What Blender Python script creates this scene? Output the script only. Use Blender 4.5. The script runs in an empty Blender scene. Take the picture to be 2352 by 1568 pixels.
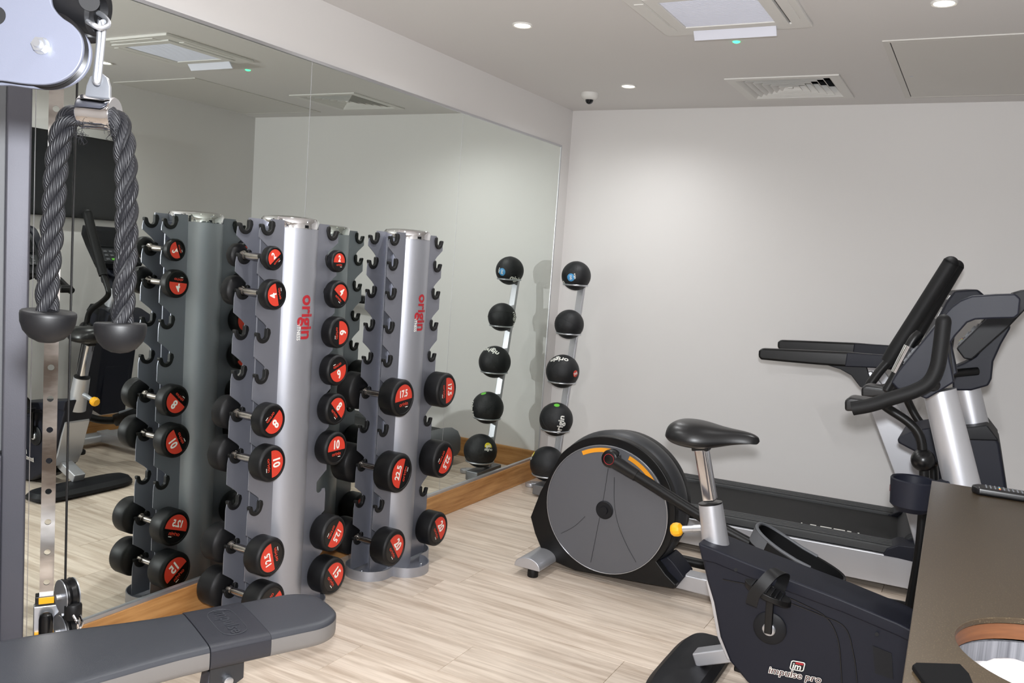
import bpy, bmesh, math, random
from mathutils import Vector, Matrix
random.seed(7)
V = Vector
PI = math.pi
S = bpy.context.scene
COL = S.collection

# ------------------------------------------------------------------ camera
CAM = V((2.590, -0.398, 1.488))
YAW, PITCH, ROLL, FPX = math.radians(28.524), math.radians(-5.47), math.radians(4.083), 1975.4
fw = V((-math.sin(YAW)*math.cos(PITCH), math.cos(YAW)*math.cos(PITCH), math.sin(PITCH)))
r0 = V((math.cos(YAW), math.sin(YAW), 0)); u0 = r0.cross(fw)
rt = r0*math.cos(ROLL) + u0*math.sin(ROLL)
up = -r0*math.sin(ROLL) + u0*math.cos(ROLL)
cd = bpy.data.cameras.new('camera'); cam = bpy.data.objects.new('camera', cd); COL.objects.link(cam)
cd.sensor_width = 36; cd.lens = FPX/2352*36; cd.clip_start = .02; cd.clip_end = 60
cam.matrix_world = Matrix(((rt.x, up.x, -fw.x, CAM.x), (rt.y, up.y, -fw.y, CAM.y), (rt.z, up.z, -fw.z, CAM.z), (0, 0, 0, 1)))
S.camera = cam

# ------------------------------------------------------------------ world, exposure, main lights
w = bpy.data.worlds.new('world'); S.world = w; w.use_nodes = True
w.node_tree.nodes['Background'].inputs[0].default_value = (.8, .85, 1, 1)
w.node_tree.nodes['Background'].inputs[1].default_value = .05
S.view_settings.view_transform = 'Standard'; S.view_settings.look = 'None'
S.view_settings.gamma = 1; S.view_settings.use_curve_mapping = False
S.view_settings.exposure = 0.1
cy = S.cycles
cy.max_bounces = 8; cy.diffuse_bounces = 4; cy.glossy_bounces = 5; cy.use_adaptive_sampling = True; cy.adaptive_threshold = .04; cy.adaptive_min_samples = 24; cy.caustics_reflective = True; cy.caustics_refractive = False
cy.sample_clamp_indirect = 4.0; cy.blur_glossy = .5

def light(name, kind, loc, energy, color, size=.1, target=None, spot=None):
    l = bpy.data.lights.new(name, kind); l.energy = energy; l.color = color
    if kind == 'AREA': l.shape = 'DISK'; l.size = size
    else: l.shadow_soft_size = size
    if spot: l.spot_size, l.spot_blend = spot
    o = bpy.data.objects.new(name, l); COL.objects.link(o); o.location = loc
    if target is not None:
        o.rotation_euler = (V(target)-V(loc)).to_track_quat('-Z', 'Y').to_euler()
    return o
# the flash of the camera that took the picture, just above its lens
light('camera_flash', 'SPOT', CAM + up*.11 + rt*.01, 290, (.95, .97, 1.0), .035, CAM + fw*3 + up*.11, (math.radians(112), .2))

# ------------------------------------------------------------------ room numbers (metres)
H = 2.52; YB = 5.014; XR = 2.97; YF = -2.1
ZM0, ZM1 = .153, 2.254            # mirror bottom and top
MY = [.03, 1.23, 2.43, 3.63, 4.862]

def ray(x, y): return fw + rt*((x-1176)/FPX) - up*((y-784)/FPX)
def Q(x, y, Y):                   # where the sight line of a pixel meets the upright plane at depth Y
    d = ray(x, y); return CAM + d*((Y-CAM.y)/d.y)
def Qz(x, y, z):
    d = ray(x, y); return CAM + d*((z-CAM.z)/d.z)
def Qx(x, y, X):
    d = ray(x, y); return CAM + d*((X-CAM.x)/d.x)
def Qt(x, y, t): return CAM + ray(x, y)*t

# ------------------------------------------------------------------ materials
def lin(c): return tuple(((v/255)/12.92 if v/255 <= .04045 else ((v/255+.055)/1.055)**2.4) for v in c)
MATS = {}
def mat(name, rgb, rough=.5, metal=0., emit=None, spec=.5, coat=0., bump=None, vary=None, speck=None, objvar=0.):
    """rgb in sRGB 0-255; bump=(scale, strength); vary=(scale xyz, second rgb, low, high); speck=(scale, rgb, threshold)"""
    m = bpy.data.materials.new(name); m.use_nodes = True
    nt = m.node_tree; n = nt.nodes; L = nt.links; b = n['Principled BSDF']
    b.inputs['Base Color'].default_value = (*lin(rgb), 1); b.inputs['Roughness'].default_value = rough
    b.inputs['Metallic'].default_value = metal; b.inputs['Specular IOR Level'].default_value = spec
    b.inputs['Coat Weight'].default_value = coat
    if emit: b.inputs['Emission Color'].default_value = (*lin(rgb), 1); b.inputs['Emission Strength'].default_value = emit
    tc = n.new('ShaderNodeTexCoord')
    col = None
    if vary:
        mp = n.new('ShaderNodeMapping'); mp.inputs['Scale'].default_value = vary[0]; L.new(tc.outputs['Object'], mp.inputs[0])
        if objvar:
            oi = n.new('ShaderNodeObjectInfo'); ad = n.new('ShaderNodeVectorMath'); ad.operation = 'MULTIPLY_ADD'
            cmb = n.new('ShaderNodeCombineXYZ'); 
            for i in range(3): L.new(oi.outputs['Random'], cmb.inputs[i])
            ad.inputs[1].default_value = (37, 53, 71); L.new(cmb.outputs[0], ad.inputs[0]); L.new(mp.outputs[0], ad.inputs[2]); src = ad.outputs[0]
        else: src = mp.outputs[0]
        t = n.new('ShaderNodeTexNoise'); t.inputs['Scale'].default_value = 1; t.inputs['Detail'].default_value = 6; t.inputs['Roughness'].default_value = .6
        t.inputs['Distortion'].default_value = .6 if objvar else 0
        L.new(src, t.inputs['Vector'])
        cr = n.new('ShaderNodeValToRGB'); cr.color_ramp.elements[0].position = vary[2]; cr.color_ramp.elements[1].position = vary[3]
        cr.color_ramp.elements[0].color = (*lin(vary[1]), 1); cr.color_ramp.elements[1].color = (*lin(rgb), 1)
        L.new(t.outputs['Fac'], cr.inputs[0]); col = cr.outputs[0]
        if objvar:
            hs = n.new('ShaderNodeHueSaturation'); mr = n.new('ShaderNodeMapRange')
            mr.inputs[3].default_value = 1-objvar; mr.inputs[4].default_value = 1+objvar
            L.new(oi.outputs['Random'], mr.inputs[0]); L.new(mr.outputs[0], hs.inputs['Value']); L.new(col, hs.inputs['Color']); col = hs.outputs[0]
    if speck:
        t = n.new('ShaderNodeTexNoise'); t.inputs['Scale'].default_value = speck[0]; t.inputs['Detail'].default_value = 1; L.new(tc.outputs['Object'], t.inputs['Vector'])
        mr = n.new('ShaderNodeMapRange'); mr.inputs[1].default_value = speck[2]; mr.inputs[2].default_value = speck[2]+.06; L.new(t.outputs['Fac'], mr.inputs[0])
        mx = n.new('ShaderNodeMixRGB'); mx.inputs[2].default_value = (*lin(speck[1]), 1); L.new(mr.outputs[0], mx.inputs[0])
        if col: L.new(col, mx.inputs[1])
        else: mx.inputs[1].default_value = (*lin(rgb), 1)
        col = mx.outputs[0]
    if col: L.new(col, b.inputs['Base Color'])
    if bump:
        t = n.new('ShaderNodeTexNoise'); t.inputs['Scale'].default_value = bump[0]; t.inputs['Detail'].default_value = 3; L.new(tc.outputs['Object'], t.inputs['Vector'])
        bp = n.new('ShaderNodeBump'); bp.inputs['Strength'].default_value = bump[1]; bp.inputs['Distance'].default_value = .002
        L.new(t.outputs['Fac'], bp.inputs['Height']); L.new(bp.outputs[0], b.inputs['Normal'])
    MATS[name] = m; return m
mat('wall_paint', (224, 221, 219), .55, spec=.35, bump=(60, .04))
mat('ceiling_paint', (224, 221, 219), .8, bump=(80, .03))
mat('plank_wood', (224, 209, 193), .42, vary=((2.2, 34, 8), (182, 163, 145), .3, .62), objvar=.06, bump=(90, .05))
mat('floor_base', (120, 100, 82), .8)
mat('oak', (196, 146, 90), .45, vary=((40, 3, 40), (154, 104, 54), .32, .66), bump=(120, .06))
mat('oak_along_x', (196, 146, 90), .45, vary=((3, 40, 40), (154, 104, 54), .32, .66), bump=(120, .06))
mat('trim_metal', (198, 198, 202), .35, .85)
mat('white_plastic', (226, 224, 220), .5)
mat('cool_white', (226, 228, 240), .55, bump=(300, .05))
mat('panel_paint', (217, 214, 209), .6)
mat('dark_gap', (16, 16, 18), .8)
mat('lamp_glow', (255, 244, 226), .5, emit=14)
mat('green_glow', (70, 255, 150), .5, emit=2.5)
mat('dome_smoke', (24, 26, 30), .12)
mat('rack_silver', (176, 178, 186), .44, .7, bump=(420, .05))
mat('plate_grey', (146, 148, 158), .42, .6, bump=(500, .04))
mat('chrome', (235, 235, 238), .06, 1)
mat('steel', (200, 196, 192), .2, 1, vary=((3, 3, 9), (120, 112, 106), .35, .65))
mat('zinc', (205, 208, 214), .32, .9)
mat('rubber', (13, 13, 15), .5, spec=.35)
mat('saddle_rubber', (8, 8, 9), .6)
mat('face_black', (9, 9, 10), .35)
mat('red_label', (214, 62, 44), .45)
mat('white_print', (240, 238, 232), .5)
mat('red_print', (172, 34, 44), .5)
mat('maroon_print', (64, 12, 18), .5)
mat('matte_black', (5, 5, 6), .7, spec=.12)
mat('orange_red_print', (206, 62, 40), .5)
mat('ball_rubber', (21, 22, 25), .55, bump=(260, .35))
mat('blue_label', (70, 150, 205), .5)
mat('green_label', (110, 205, 70), .5)
mat('yellow_label', (225, 205, 40), .5)
mat('gunmetal', (128, 130, 134), .4, .6)
mat('navy_plastic', (23, 25, 36), .5, spec=.3, bump=(500, .06))
mat('dark_plastic', (20, 21, 25), .5, spec=.3, bump=(500, .05))
mat('graphite', (50, 51, 54), .45, .15)
mat('disc_grey', (98, 99, 104), .5, .2, bump=(600, .04))
mat('black_gloss', (13, 13, 15), .3)
mat('black_paint', (13, 13, 14), .4, spec=.35)
mat('foam_grip', (14, 14, 15), .6, spec=.3, bump=(400, .1))
mat('silver_paint', (196, 197, 202), .38, .65, bump=(600, .03))
mat('belt', (15, 15, 16), .7, bump=(500, .15))
mat('ribbed_rail', (66, 67, 68), .55)
mat('grey_plastic', (92, 94, 98), .5)
mat('orange_label', (240, 158, 30), .5)
mat('yellow_plastic', (248, 178, 22), .38)
mat('seat_vinyl', (14, 14, 16), .35, bump=(200, .05))
mat('bench_vinyl', (58, 60, 66), .42, bump=(350, .12))
mat('bench_band', (46, 47, 54), .45, bump=(350, .12))
mat('bench_side', (122, 119, 117), .5, bump=(350, .1))
mat('frame_grey', (80, 80, 88), .45, .3, bump=(300, .06))
mat('plate_paint', (100, 103, 116), .5, .1, bump=(700, .05))
mat('cable_black', (14, 14, 15), .4)
mat('bronze_laminate', (62, 51, 37), .36, .2, speck=(420, (92, 80, 60), .62))
mat('core_wood', (104, 64, 36), .5, vary=((6, 6, 90), (82, 48, 26), .35, .65))
mat('grey_wood', (120, 120, 124), .6, vary=((120, 120, 2), (78, 78, 82), .35, .65))
mat('bag_white', (205, 204, 206), .6, bump=(14, .6))
mat('tv_black', (10, 10, 12), .25)
mat('screen_black', (18, 20, 24), .15)
mat('clear_cable', (30, 30, 32), .4)
m = bpy.data.materials.new('mirror_glass'); m.use_nodes = True; MATS['mirror_glass'] = m
b = m.node_tree.nodes['Principled BSDF']; b.inputs['Base Color'].default_value = (.80, .845, .805, 1); b.inputs['Metallic'].default_value = 1; b.inputs['Roughness'].default_value = 0
# rope yarn: fine twisted threads running around each strand
m = bpy.data.materials.new('rope_yarn'); m.use_nodes = True; MATS['rope_yarn'] = m
nt = m.node_tree; b = nt.nodes['Principled BSDF']; b.inputs['Roughness'].default_value = .55; b.inputs['Specular IOR Level'].default_value = .4; b.inputs['Base Color'].default_value = (*lin((17, 17, 21)), 1)
uv = nt.nodes.new('ShaderNodeTexCoord'); mp = nt.nodes.new('ShaderNodeMapping'); mp.inputs['Scale'].default_value = (5, 26, 1); mp.inputs['Rotation'].default_value = (0, 0, 0)
sep = nt.nodes.new('ShaderNodeSeparateXYZ'); ma = nt.nodes.new('ShaderNodeMath'); ma.operation = 'MULTIPLY_ADD'
wv = nt.nodes.new('ShaderNodeMath'); wv.operation = 'SINE'; m2 = nt.nodes.new('ShaderNodeMath'); m2.operation = 'MULTIPLY'; m2.inputs[1].default_value = 1250.0
nt.links.new(uv.outputs['UV'], sep.inputs[0]); ma.inputs[1].default_value = .069
nt.links.new(sep.outputs[0], ma.inputs[0]); nt.links.new(sep.outputs[1], ma.inputs[2]); nt.links.new(ma.outputs[0], m2.inputs[0]); nt.links.new(m2.outputs[0], wv.inputs[0])
bp = nt.nodes.new('ShaderNodeBump'); bp.inputs['Strength'].default_value = .55; bp.inputs['Distance'].default_value = .0008
nt.links.new(wv.outputs[0], bp.inputs['Height']); nt.links.new(bp.outputs[0], b.inputs['Normal'])

# ------------------------------------------------------------------ mesh builder
class B:
    def __init__(s): s.v = []; s.f = []; s.uv = None
    def add(s, vs, fs):
        o = len(s.v); s.v += [V(p) for p in vs]; s.f += [tuple(i+o for i in f) for f in fs]; return s
    def box(s, lo, hi):
        x0, y0, z0 = lo; x1, y1, z1 = hi
        return s.add([(x0,y0,z0),(x1,y0,z0),(x1,y1,z0),(x0,y1,z0),(x0,y0,z1),(x1,y0,z1),(x1,y1,z1),(x0,y1,z1)],
                     [(3,2,1,0),(4,5,6,7),(0,1,5,4),(1,2,6,5),(2,3,7,6),(3,0,4,7)])
    def beam(s, p0, p1, w, h, side=(0, 1, 0)):
        """rectangular bar from p0 to p1; w measured along side, h across"""
        p0, p1 = V(p0), V(p1); d = (p1-p0).normalized(); a = V(side); a = (a-d*a.dot(d)).normalized(); c = d.cross(a)
        vs = []
        for p in (p0, p1):
            for i, j in ((-1,-1),(1,-1),(1,1),(-1,1)): vs.append(p + a*(w/2*i) + c*(h/2*j))
        return s.add(vs, [(3,2,1,0),(4,5,6,7),(0,1,5,4),(1,2,6,5),(2,3,7,6),(3,0,4,7)])
    def lathe(s, prof, o, axis=(0,0,1), n=32, ref=None, close=True):
        """prof: list of (radius, height along axis)"""
        o = V(o); ax = V(axis).normalized(); a = V(ref) if ref else (V((1,0,0)) if abs(ax.x) < .9 else V((0,1,0)))
        a = (a-ax*a.dot(ax)).normalized(); c = ax.cross(a)
        base = len(s.v); k = len(prof)
        for r, h in prof:
            for i in range(n):
                t = 2*PI*i/n; s.v.append(o + ax*h + (a*math.cos(t)+c*math.sin(t))*max(r, 1e-5))
        for j in range(k-1):
            for i in range(n):
                i2 = (i+1) % n
                s.f.append((base+j*n+i, base+j*n+i2, base+(j+1)*n+i2, base+(j+1)*n+i))
        if close:
            if prof[0][0] > 1e-4: s.f.append(tuple(base+i for i in reversed(range(n))))
            if prof[-1][0] > 1e-4: s.f.append(tuple(base+(k-1)*n+i for i in range(n)))
        return s
    def cyl(s, p0, p1, r0, r1=None, n=24):
        p0, p1 = V(p0), V(p1); d = p1-p0
        return s.lathe([(r0, 0), (r0 if r1 is None else r1, d.length)], p0, d, n)
    def rcyl(s, p0, p1, r, e=.004, n=24):          # rounded ends
        p0, p1 = V(p0), V(p1); L = (p1-p0).length
        return s.lathe([(r-e, 0), (r-.3*e, .3*e), (r, e), (r, L-e), (r-.3*e, L-.3*e), (r-e, L)], p0, p1-p0, n)
    def sphere(s, c, r, n=24, m=12, sc=(1,1,1)):
        c = V(c); base = len(s.v)
        for j in range(1, m):
            t = PI*j/m
            for i in range(n):
                p = 2*PI*i/n; s.v.append(c + V((r*math.sin(t)*math.cos(p)*sc[0], r*math.sin(t)*math.sin(p)*sc[1], r*math.cos(t)*sc[2])))
        tp = len(s.v); s.v.append(c+V((0,0,r*sc[2]))); s.v.append(c-V((0,0,r*sc[2])))
        for i in range(n):
            i2 = (i+1) % n
            s.f.append((tp, base+i, base+i2)); s.f.append((tp+1, base+(m-2)*n+i2, base+(m-2)*n+i))
            for j in range(m-2): s.f.append((base+j*n+i, base+(j+1)*n+i, base+(j+1)*n+i2, base+j*n+i2))
        return s
    def tube(s, pts, r, n=14, closed=False, cap=True):
        pts = [V(p) for p in pts]; k = len(pts); rs = r if isinstance(r, (list, tuple)) else [r]*k
        base = len(s.v); prev = None
        if s.uv is None: s.uv = []
        for i, p in enumerate(pts):
            d = (pts[(i+1) % k]-pts[i-1]) if (closed or 0 < i < k-1) else (pts[1]-pts[0] if i == 0 else pts[-1]-pts[-2])
            d.normalize()
            if prev is None:
                a = V((0,0,1)) if abs(d.z) < .9 else V((1,0,0))
            else: a = prev
            a = (a-d*a.dot(d)).normalized(); prev = a; c = d.cross(a)
            for j in range(n):
                t = 2*PI*j/n; s.v.append(p + (a*math.cos(t)+c*math.sin(t))*rs[i])
        for i in range(k if closed else k-1):
            i2 = (i+1) % k
            for j in range(n):
                j2 = (j+1) % n; s.f.append((base+i*n+j, base+i*n+j2, base+i2*n+j2, base+i2*n+j))
        if not closed and cap:
            s.f.append(tuple(base+j for j in reversed(range(n)))); s.f.append(tuple(base+(k-1)*n+j for j in range(n)))
        return s
    def prism(s, poly, vec):
        poly = [V(p) for p in poly]; vec = V(vec); n = len(poly)
        nrm = sum((poly[i].cross(poly[(i+1) % n]) for i in range(n)), V())
        if nrm.dot(vec) > 0: poly.reverse()
        return s.add(poly+[p+vec for p in poly], [tuple(range(n)), tuple(range(2*n-1, n-1, -1))] + [(i, i+n, (i+1) % n+n, (i+1) % n) for i in range(n)])
    def loft(s, secs, closed=True, cap=True):
        n = len(secs[0]); base = len(s.v)
        for c in secs: s.v += [V(p) for p in c]
        for i in range(len(secs)-1):
            for j in range(n if closed else n-1):
                j2 = (j+1) % n; s.f.append((base+i*n+j, base+i*n+j2, base+(i+1)*n+j2, base+(i+1)*n+j))
        if cap and closed:
            s.f.append(tuple(base+j for j in reversed(range(n)))); s.f.append(tuple(base+(len(secs)-1)*n+j for j in range(n)))
        return s
    def mesh(s, name, material, off=V(), ang=38, flat=False):
        me = bpy.data.meshes.new(name); me.from_pydata([tuple(p-off) for p in s.v], [], s.f); me.materials.append(MATS[material])
        if not flat:
            me.polygons.foreach_set('use_smooth', [True]*len(me.polygons)); me.update(); me.set_sharp_from_angle(angle=math.radians(ang))
        me.update(); return me

def crom(pts, n=8):                    # smooth curve through points
    pts = [V(p) for p in pts]; P = [pts[0]*2-pts[1]] + pts + [pts[-1]*2-pts[-2]]; out = []
    for i in range(1, len(P)-2):
        a, b_, c, d = P[i-1:i+3]
        for k in range(n):
            t = k/n; out.append(.5*((2*b_) + (c-a)*t + (2*a-5*b_+4*c-d)*t*t + (3*b_-a-3*c+d)*t**3))
    return out + [pts[-1]]

def link(name, me, parent=None):
    o = bpy.data.objects.new(name, me); COL.objects.link(o)
    if parent: o.parent = parent
    return o
def bevel(o, wd, seg=2):
    md = o.modifiers.new('bevel', 'BEVEL'); md.width = wd; md.segments = seg; md.limit_method = 'ANGLE'; md.angle_limit = math.radians(40)
    o.modifiers.new('wn', 'WEIGHTED_NORMAL').keep_sharp = True if False else False
    return o
def thing(name, label, cat, loc=(0,0,0), group=None):
    o = bpy.data.objects.new(name, None); COL.objects.link(o); o.location = loc; o.empty_display_size = .05
    o['label'] = label; o['category'] = cat
    if group: o['group'] = group
    return o
def base_of(o):
    p = V()
    while o: p += o.location; o = o.parent
    return p
def part(root, name, b, material, bev=0, label=None, **kw):     # builder is in world coordinates
    o = link(name, b.mesh(name, material, base_of(root), **kw), root)
    if bev: bevel(o, bev)
    if label: o['label'] = label
    return o
def tag(o, label, cat, group=None):
    o['label'] = label; o['category'] = cat
    if group: o['group'] = group
    return o
def single(name, b, material, label, cat, loc, bev=0, group=None, **kw):
    o = link(name, b.mesh(name, material, V(loc), **kw)); o.location = loc
    if bev: bevel(o, bev)
    return tag(o, label, cat, group)
def struct(name, b, material, bev=0, parent=None, **kw):
    o = link(name, b.mesh(name, material, **kw), parent)
    if not parent: o['kind'] = 'structure'
    if bev: bevel(o, bev)
    return o

TX = {}
def text2d(s, size, bold=.0, fine=0):          # flat triangles of a word, centred on 0,0
    k = (s, size, bold, fine)
    if k not in TX:
        c = bpy.data.curves.new('t', 'FONT'); c.body = s; c.size = size; c.align_x = 'CENTER'; c.align_y = 'CENTER'; c.offset = bold*size; c.resolution_u = 3
        o = bpy.data.objects.new('t', c); COL.objects.link(o)
        me = bpy.data.meshes.new_from_object(o.evaluated_get(bpy.context.evaluated_depsgraph_get()))
        if fine:
            bm = bmesh.new(); bm.from_mesh(me); bmesh.ops.triangulate(bm, faces=bm.faces)
            for _ in range(6):
                es = [e for e in bm.edges if e.calc_length() > fine]
                if not es: break
                bmesh.ops.subdivide_edges(bm, edges=es, cuts=1); bmesh.ops.triangulate(bm, faces=bm.faces)
            bm.to_mesh(me); bm.free()
        vs = [(v.co.x, v.co.y) for v in me.vertices]; fs = [tuple(p.vertices) for p in me.polygons]
        x0 = min(v[0] for v in vs); x1 = max(v[0] for v in vs); y0 = min(v[1] for v in vs); y1 = max(v[1] for v in vs)
        vs = [(x-(x0+x1)/2, y-(y0+y1)/2) for x, y in vs]
        bpy.data.objects.remove(o); bpy.data.curves.remove(c); bpy.data.meshes.remove(me)
        TX[k] = (vs, fs, x1-x0, y1-y0)
    return TX[k]
def put_text(b, s, size, fn, bold=.0, squeeze=1.0, fine=0):     # fn maps flat (u, v) to space
    vs, fs, _, _ = text2d(s, size, bold, fine); b.add([fn(u*squeeze, v) for u, v in vs], fs); return b

# ------------------------------------------------------------------ structure
fl = struct('floor', B().box((-.02, YF, -.06), (XR+.02, YB+.02, -.004)), 'floor_base')
PW = .2465; rows = {2.61: .555, 2.8565: .627, 2.117: 1.015, 2.3635: 1.54, 3.3495: .65, 3.103: 1.704, 1.8705: .676}
y = 2.61
while y > YF: y -= PW
y += PW
yy = y-PW; k = 0
while yy < YB:
    j = next((v for q, v in rows.items() if abs(q-yy) < .06), None)
    if j is None: j = random.uniform(.2, 1.6)
    xs = [0.0]; x = j-1.52*2
    while x < XR:
        if x > .05: xs.append(x)
        x += 1.52
    xs.append(XR)
    for a, c in zip(xs[:-1], xs[1:]):
        o = struct('plank', B().box((a+.0008, max(yy, YF)+.0008, -.012), (c-.0008, min(yy+PW, YB)-.0008, random.uniform(-.0002, .0002))), 'plank_wood', parent=fl)
        bevel(o, .0012, 1)
    yy += PW; k += 1
VX0, VX1, VY0, VY1 = 1.251, 1.831, 4.209, 4.784
cb = B()
for lo, hi in (((-.1, YF-.1), (XR+.1, VY0+.03)), ((-.1, VY1-.03), (XR+.1, YB+.1)), ((-.1, VY0+.03), (VX0+.03, VY1-.03)), ((VX1-.03, VY0+.03), (XR+.1, VY1-.03))):
    cb.box((*lo, H), (*hi, H+.1))
struct('ceiling', cb, 'ceiling_paint')
struct('wall_left', B().box((-.12, YF-.1, -.06), (-.006, YB+.1, H)), 'wall_paint')
struct('wall_back', B().box((-.1, YB, -.06), (XR+.1, YB+.1, H)), 'wall_paint')
struct('wall_right', B().box((XR, YF-.1, -.06), (XR+.1, YB+.1, H)), 'wall_paint')
struct('wall_front', B().box((-.1, YF-.1, -.06), (XR+.1, YF, H)), 'wall_paint')
struct('baseboard_left', B().box((-.006, YF, 0), (.016, YB-.0, ZM0-.014)), 'oak', .003)
struct('baseboard_back', B().box((.016, YB-.018, 0), (XR, YB, .14)), 'oak_along_x', .003)
struct('baseboard_right', B().box((XR-.018, 2.1, 0), (XR, YB-.018, .14)), 'oak', .003)
struct('trim_1', B().box((-.006, MY[0], ZM1), (.006, MY[-1], ZM1+.012)), 'trim_metal')
struct('trim_2', B().box((-.006, MY[0], ZM0-.014), (.010, MY[-1], ZM0)), 'trim_metal')
struct('trim_3', B().box((-.006, MY[-1], ZM0-.014), (.004, MY[-1]+.005, ZM1+.012)), 'trim_metal')
for i in range(4):
    g = .0012
    single('mirror_panel', B().box((-.005, MY[i]+g, ZM0), (0, MY[i+1]-g, ZM1)), 'mirror_glass',
           ['mirror panel at the far left, behind the grey machine post', 'mirror panel behind the hanging rope and perforated steel strip',
            'mirror panel behind the two dumbbell racks', 'mirror panel nearest the room corner, beside the ball rack'][i], 'mirror', (0, MY[i], ZM0), group='wall mirror panels')
for i in range(1, 4):
    struct('trim_%d' % (3+i), B().box((-.005, MY[i]-.0011, ZM0), (.0004, MY[i]+.0011, ZM1)), 'trim_metal')

# ------------------------------------------------------------------ ceiling fittings
LAMPS = [(.669, 3.024), (.671, 4.308), (2.344, 3.139), (.669, 1.74), (.669, .45), (2.344, .45), (2.344, -.6), (.669, -.9), (2.344, -1.2)]
LL = ['recessed ceiling downlight above the dumbbell racks', 'recessed ceiling downlight nearest the security camera', 'recessed ceiling downlight at the top right edge, near the access panel',
      'recessed ceiling downlight above the rope', 'recessed ceiling downlight left of the photographer', 'recessed ceiling downlight over the near end of the counter', 'recessed ceiling downlight over the photographer',
      'recessed ceiling downlight behind the bench', 'recessed ceiling downlight near the front wall']
for (x, y), lb in zip(LAMPS, LL):
    t = thing('ceiling_light', lb, 'ceiling light', (x, y, H), 'recessed downlights')
    part(t, 'bezel', B().lathe([(.034, 0), (.046, 0), (.046, -.004), (.043, -.007), (.036, -.005), (.034, 0)], (x, y, H), n=32, close=False), 'white_plastic')
    part(t, 'lamp', B().lathe([(.035, -.0005), (.035, -.003), (.02, -.006), (0, -.007)], (x, y, H), n=24), 'lamp_glow')
    light('downlight_beam', 'SPOT', (x, y, H-.02), 32, (.985, .995, 1), .03, (x, y, 0), (math.radians(158), .95)).parent = None

# air conditioner cassette
ax0, ax1, ay0, ay1 = 1.243, 1.860, 2.697, 3.304; acx, acy = (ax0+ax1)/2, (ay0+ay1)/2
t = thing('air_conditioner', 'white square ceiling air conditioner with one flap hanging open', 'air conditioner', (acx, acy, H))
def sqring(b, cx_, cy_, a0, c0, a1, c1, z0, z1):
    """rectangular ring: outer half sizes a0,c0, inner a1,c1, from z0 (low) to z1"""
    vs = []
    for z in (z0, z1):
        for a, c in ((a0, c0), (a1, c1)):
            vs += [(cx_-a, cy_-c, z), (cx_+a, cy_-c, z), (cx_+a, cy_+c, z), (cx_-a, cy_+c, z)]
    fs = []
    for i in range(4):
        j = (i+1) % 4
        fs += [(i, j, 4+j, 4+i), (8+j, 8+i, 12+i, 12+j), (j, i, 8+i, 8+j), (4+i, 4+j, 12+j, 12+i)]
    return b.add(vs, fs)
hx, hy = (ax1-ax0)/2, (ay1-ay0)/2
part(t, 'outer_frame', sqring(B(), acx, acy, hx, hy, hx-.07, hy-.07, H-.014, H), 'white_plastic', .003)
part(t, 'slot', sqring(B(), acx, acy, hx-.07, hy-.07, hx-.077, hy-.077, H-.006, H-.0005), 'dark_gap')
part(t, 'inner_frame', sqring(B(), acx, acy, hx-.077, hy-.077, hx-.125, hy-.125, H-.019, H), 'white_plastic', .002)
gr = part(t, 'grille', B().box((acx-hx+.125, acy-hy+.125, H-.012), (acx+hx-.125, acy+hy-.125, H-.001)), 'cool_white')
gb = B(); ny = 40
for i in range(ny):
    yk = acy-hy+.128 + (2*hy-.256)*i/(ny-1); gb.box((acx-hx+.127, yk-.0022, H-.0145), (acx+hx-.127, yk+.0022, H-.012))
o = part(gr, 'grille_ribs', gb, 'cool_white'); o['kind'] = 'stuff'
for sx in (0, 1, 2):
    if sx == 0: part(t, 'flap', B().box((acx-.17, acy-hy+.025, H-.017), (acx+.17, acy-hy+.066, H-.0135)), 'white_plastic', .001)
    else:
        s_ = -1 if sx == 1 else 1; xa = acx+s_*(hx-.045)
        part(t, 'flap', B().box((xa-.02, acy-.17, H-.017), (xa+.02, acy+.17, H-.0135)), 'white_plastic', .001)
part(t, 'flap', B().prism([(1.38, 3.243, H-.012), (1.38, 3.252, H-.012), (1.38, 3.279, H-.046), (1.38, 3.272, H-.048)], (.346, 0, 0)), 'cool_white', .001, label='flap hanging open')
single('indicator_light', B().lathe([(.017, 0), (.016, -.003), (.012, -.004), (.010, -.006), (0, -.007)], (1.497, 3.503, H), n=20), 'green_glow', 'small round green indicator light on the ceiling', 'indicator', (1.497, 3.503, H))

# air vent
vcx, vcy = (VX0+VX1)/2, (VY0+VY1)/2; va, vc = (VX1-VX0)/2, (VY1-VY0)/2
t = thing('air_vent', 'white square louvred ceiling air diffuser', 'air vent', (vcx, vcy, H))
part(t, 'frame', sqring(B(), vcx, vcy, va, vc, va-.05, vc-.05, H-.008, H), 'white_plastic', .002)
bd = B(); sqring(bd, vcx, vcy, va-.03, vc-.03, va-.034, vc-.034, H+.001, H+.098); bd.box((vcx-va+.034, vcy-vc+.034, H+.09), (vcx+va-.034, vcy+vc-.034, H+.098))
part(t, 'duct', bd, 'dark_gap')
for k in range(6):
    a0 = va-.052-.037*k; c0 = vc-.052-.037*k; d = .040; th = .003
    vs = []
    for z, e in ((H-.006, 0), (H+.040, d), (H+.043, d-th), (H-.006, -th)):
        vs += [(vcx-a0+e, vcy-c0+e, z), (vcx+a0-e, vcy-c0+e, z), (vcx+a0-e, vcy+c0-e, z), (vcx-a0+e, vcy+c0-e, z)]
    fs = []
    for r in range(4):
        for i in range(4):
            j = (i+1) % 4; r2 = (r+1) % 4; fs.append((r*4+i, r*4+j, r2*4+j, r2*4+i))
    part(t, 'louvre', B().add(vs, fs), 'white_plastic', flat=True)
part(t, 'centre_plate', B().box((vcx-.012, vcy-.012, H-.004), (vcx+.012, vcy+.012, H+.02)), 'white_plastic')

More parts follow.
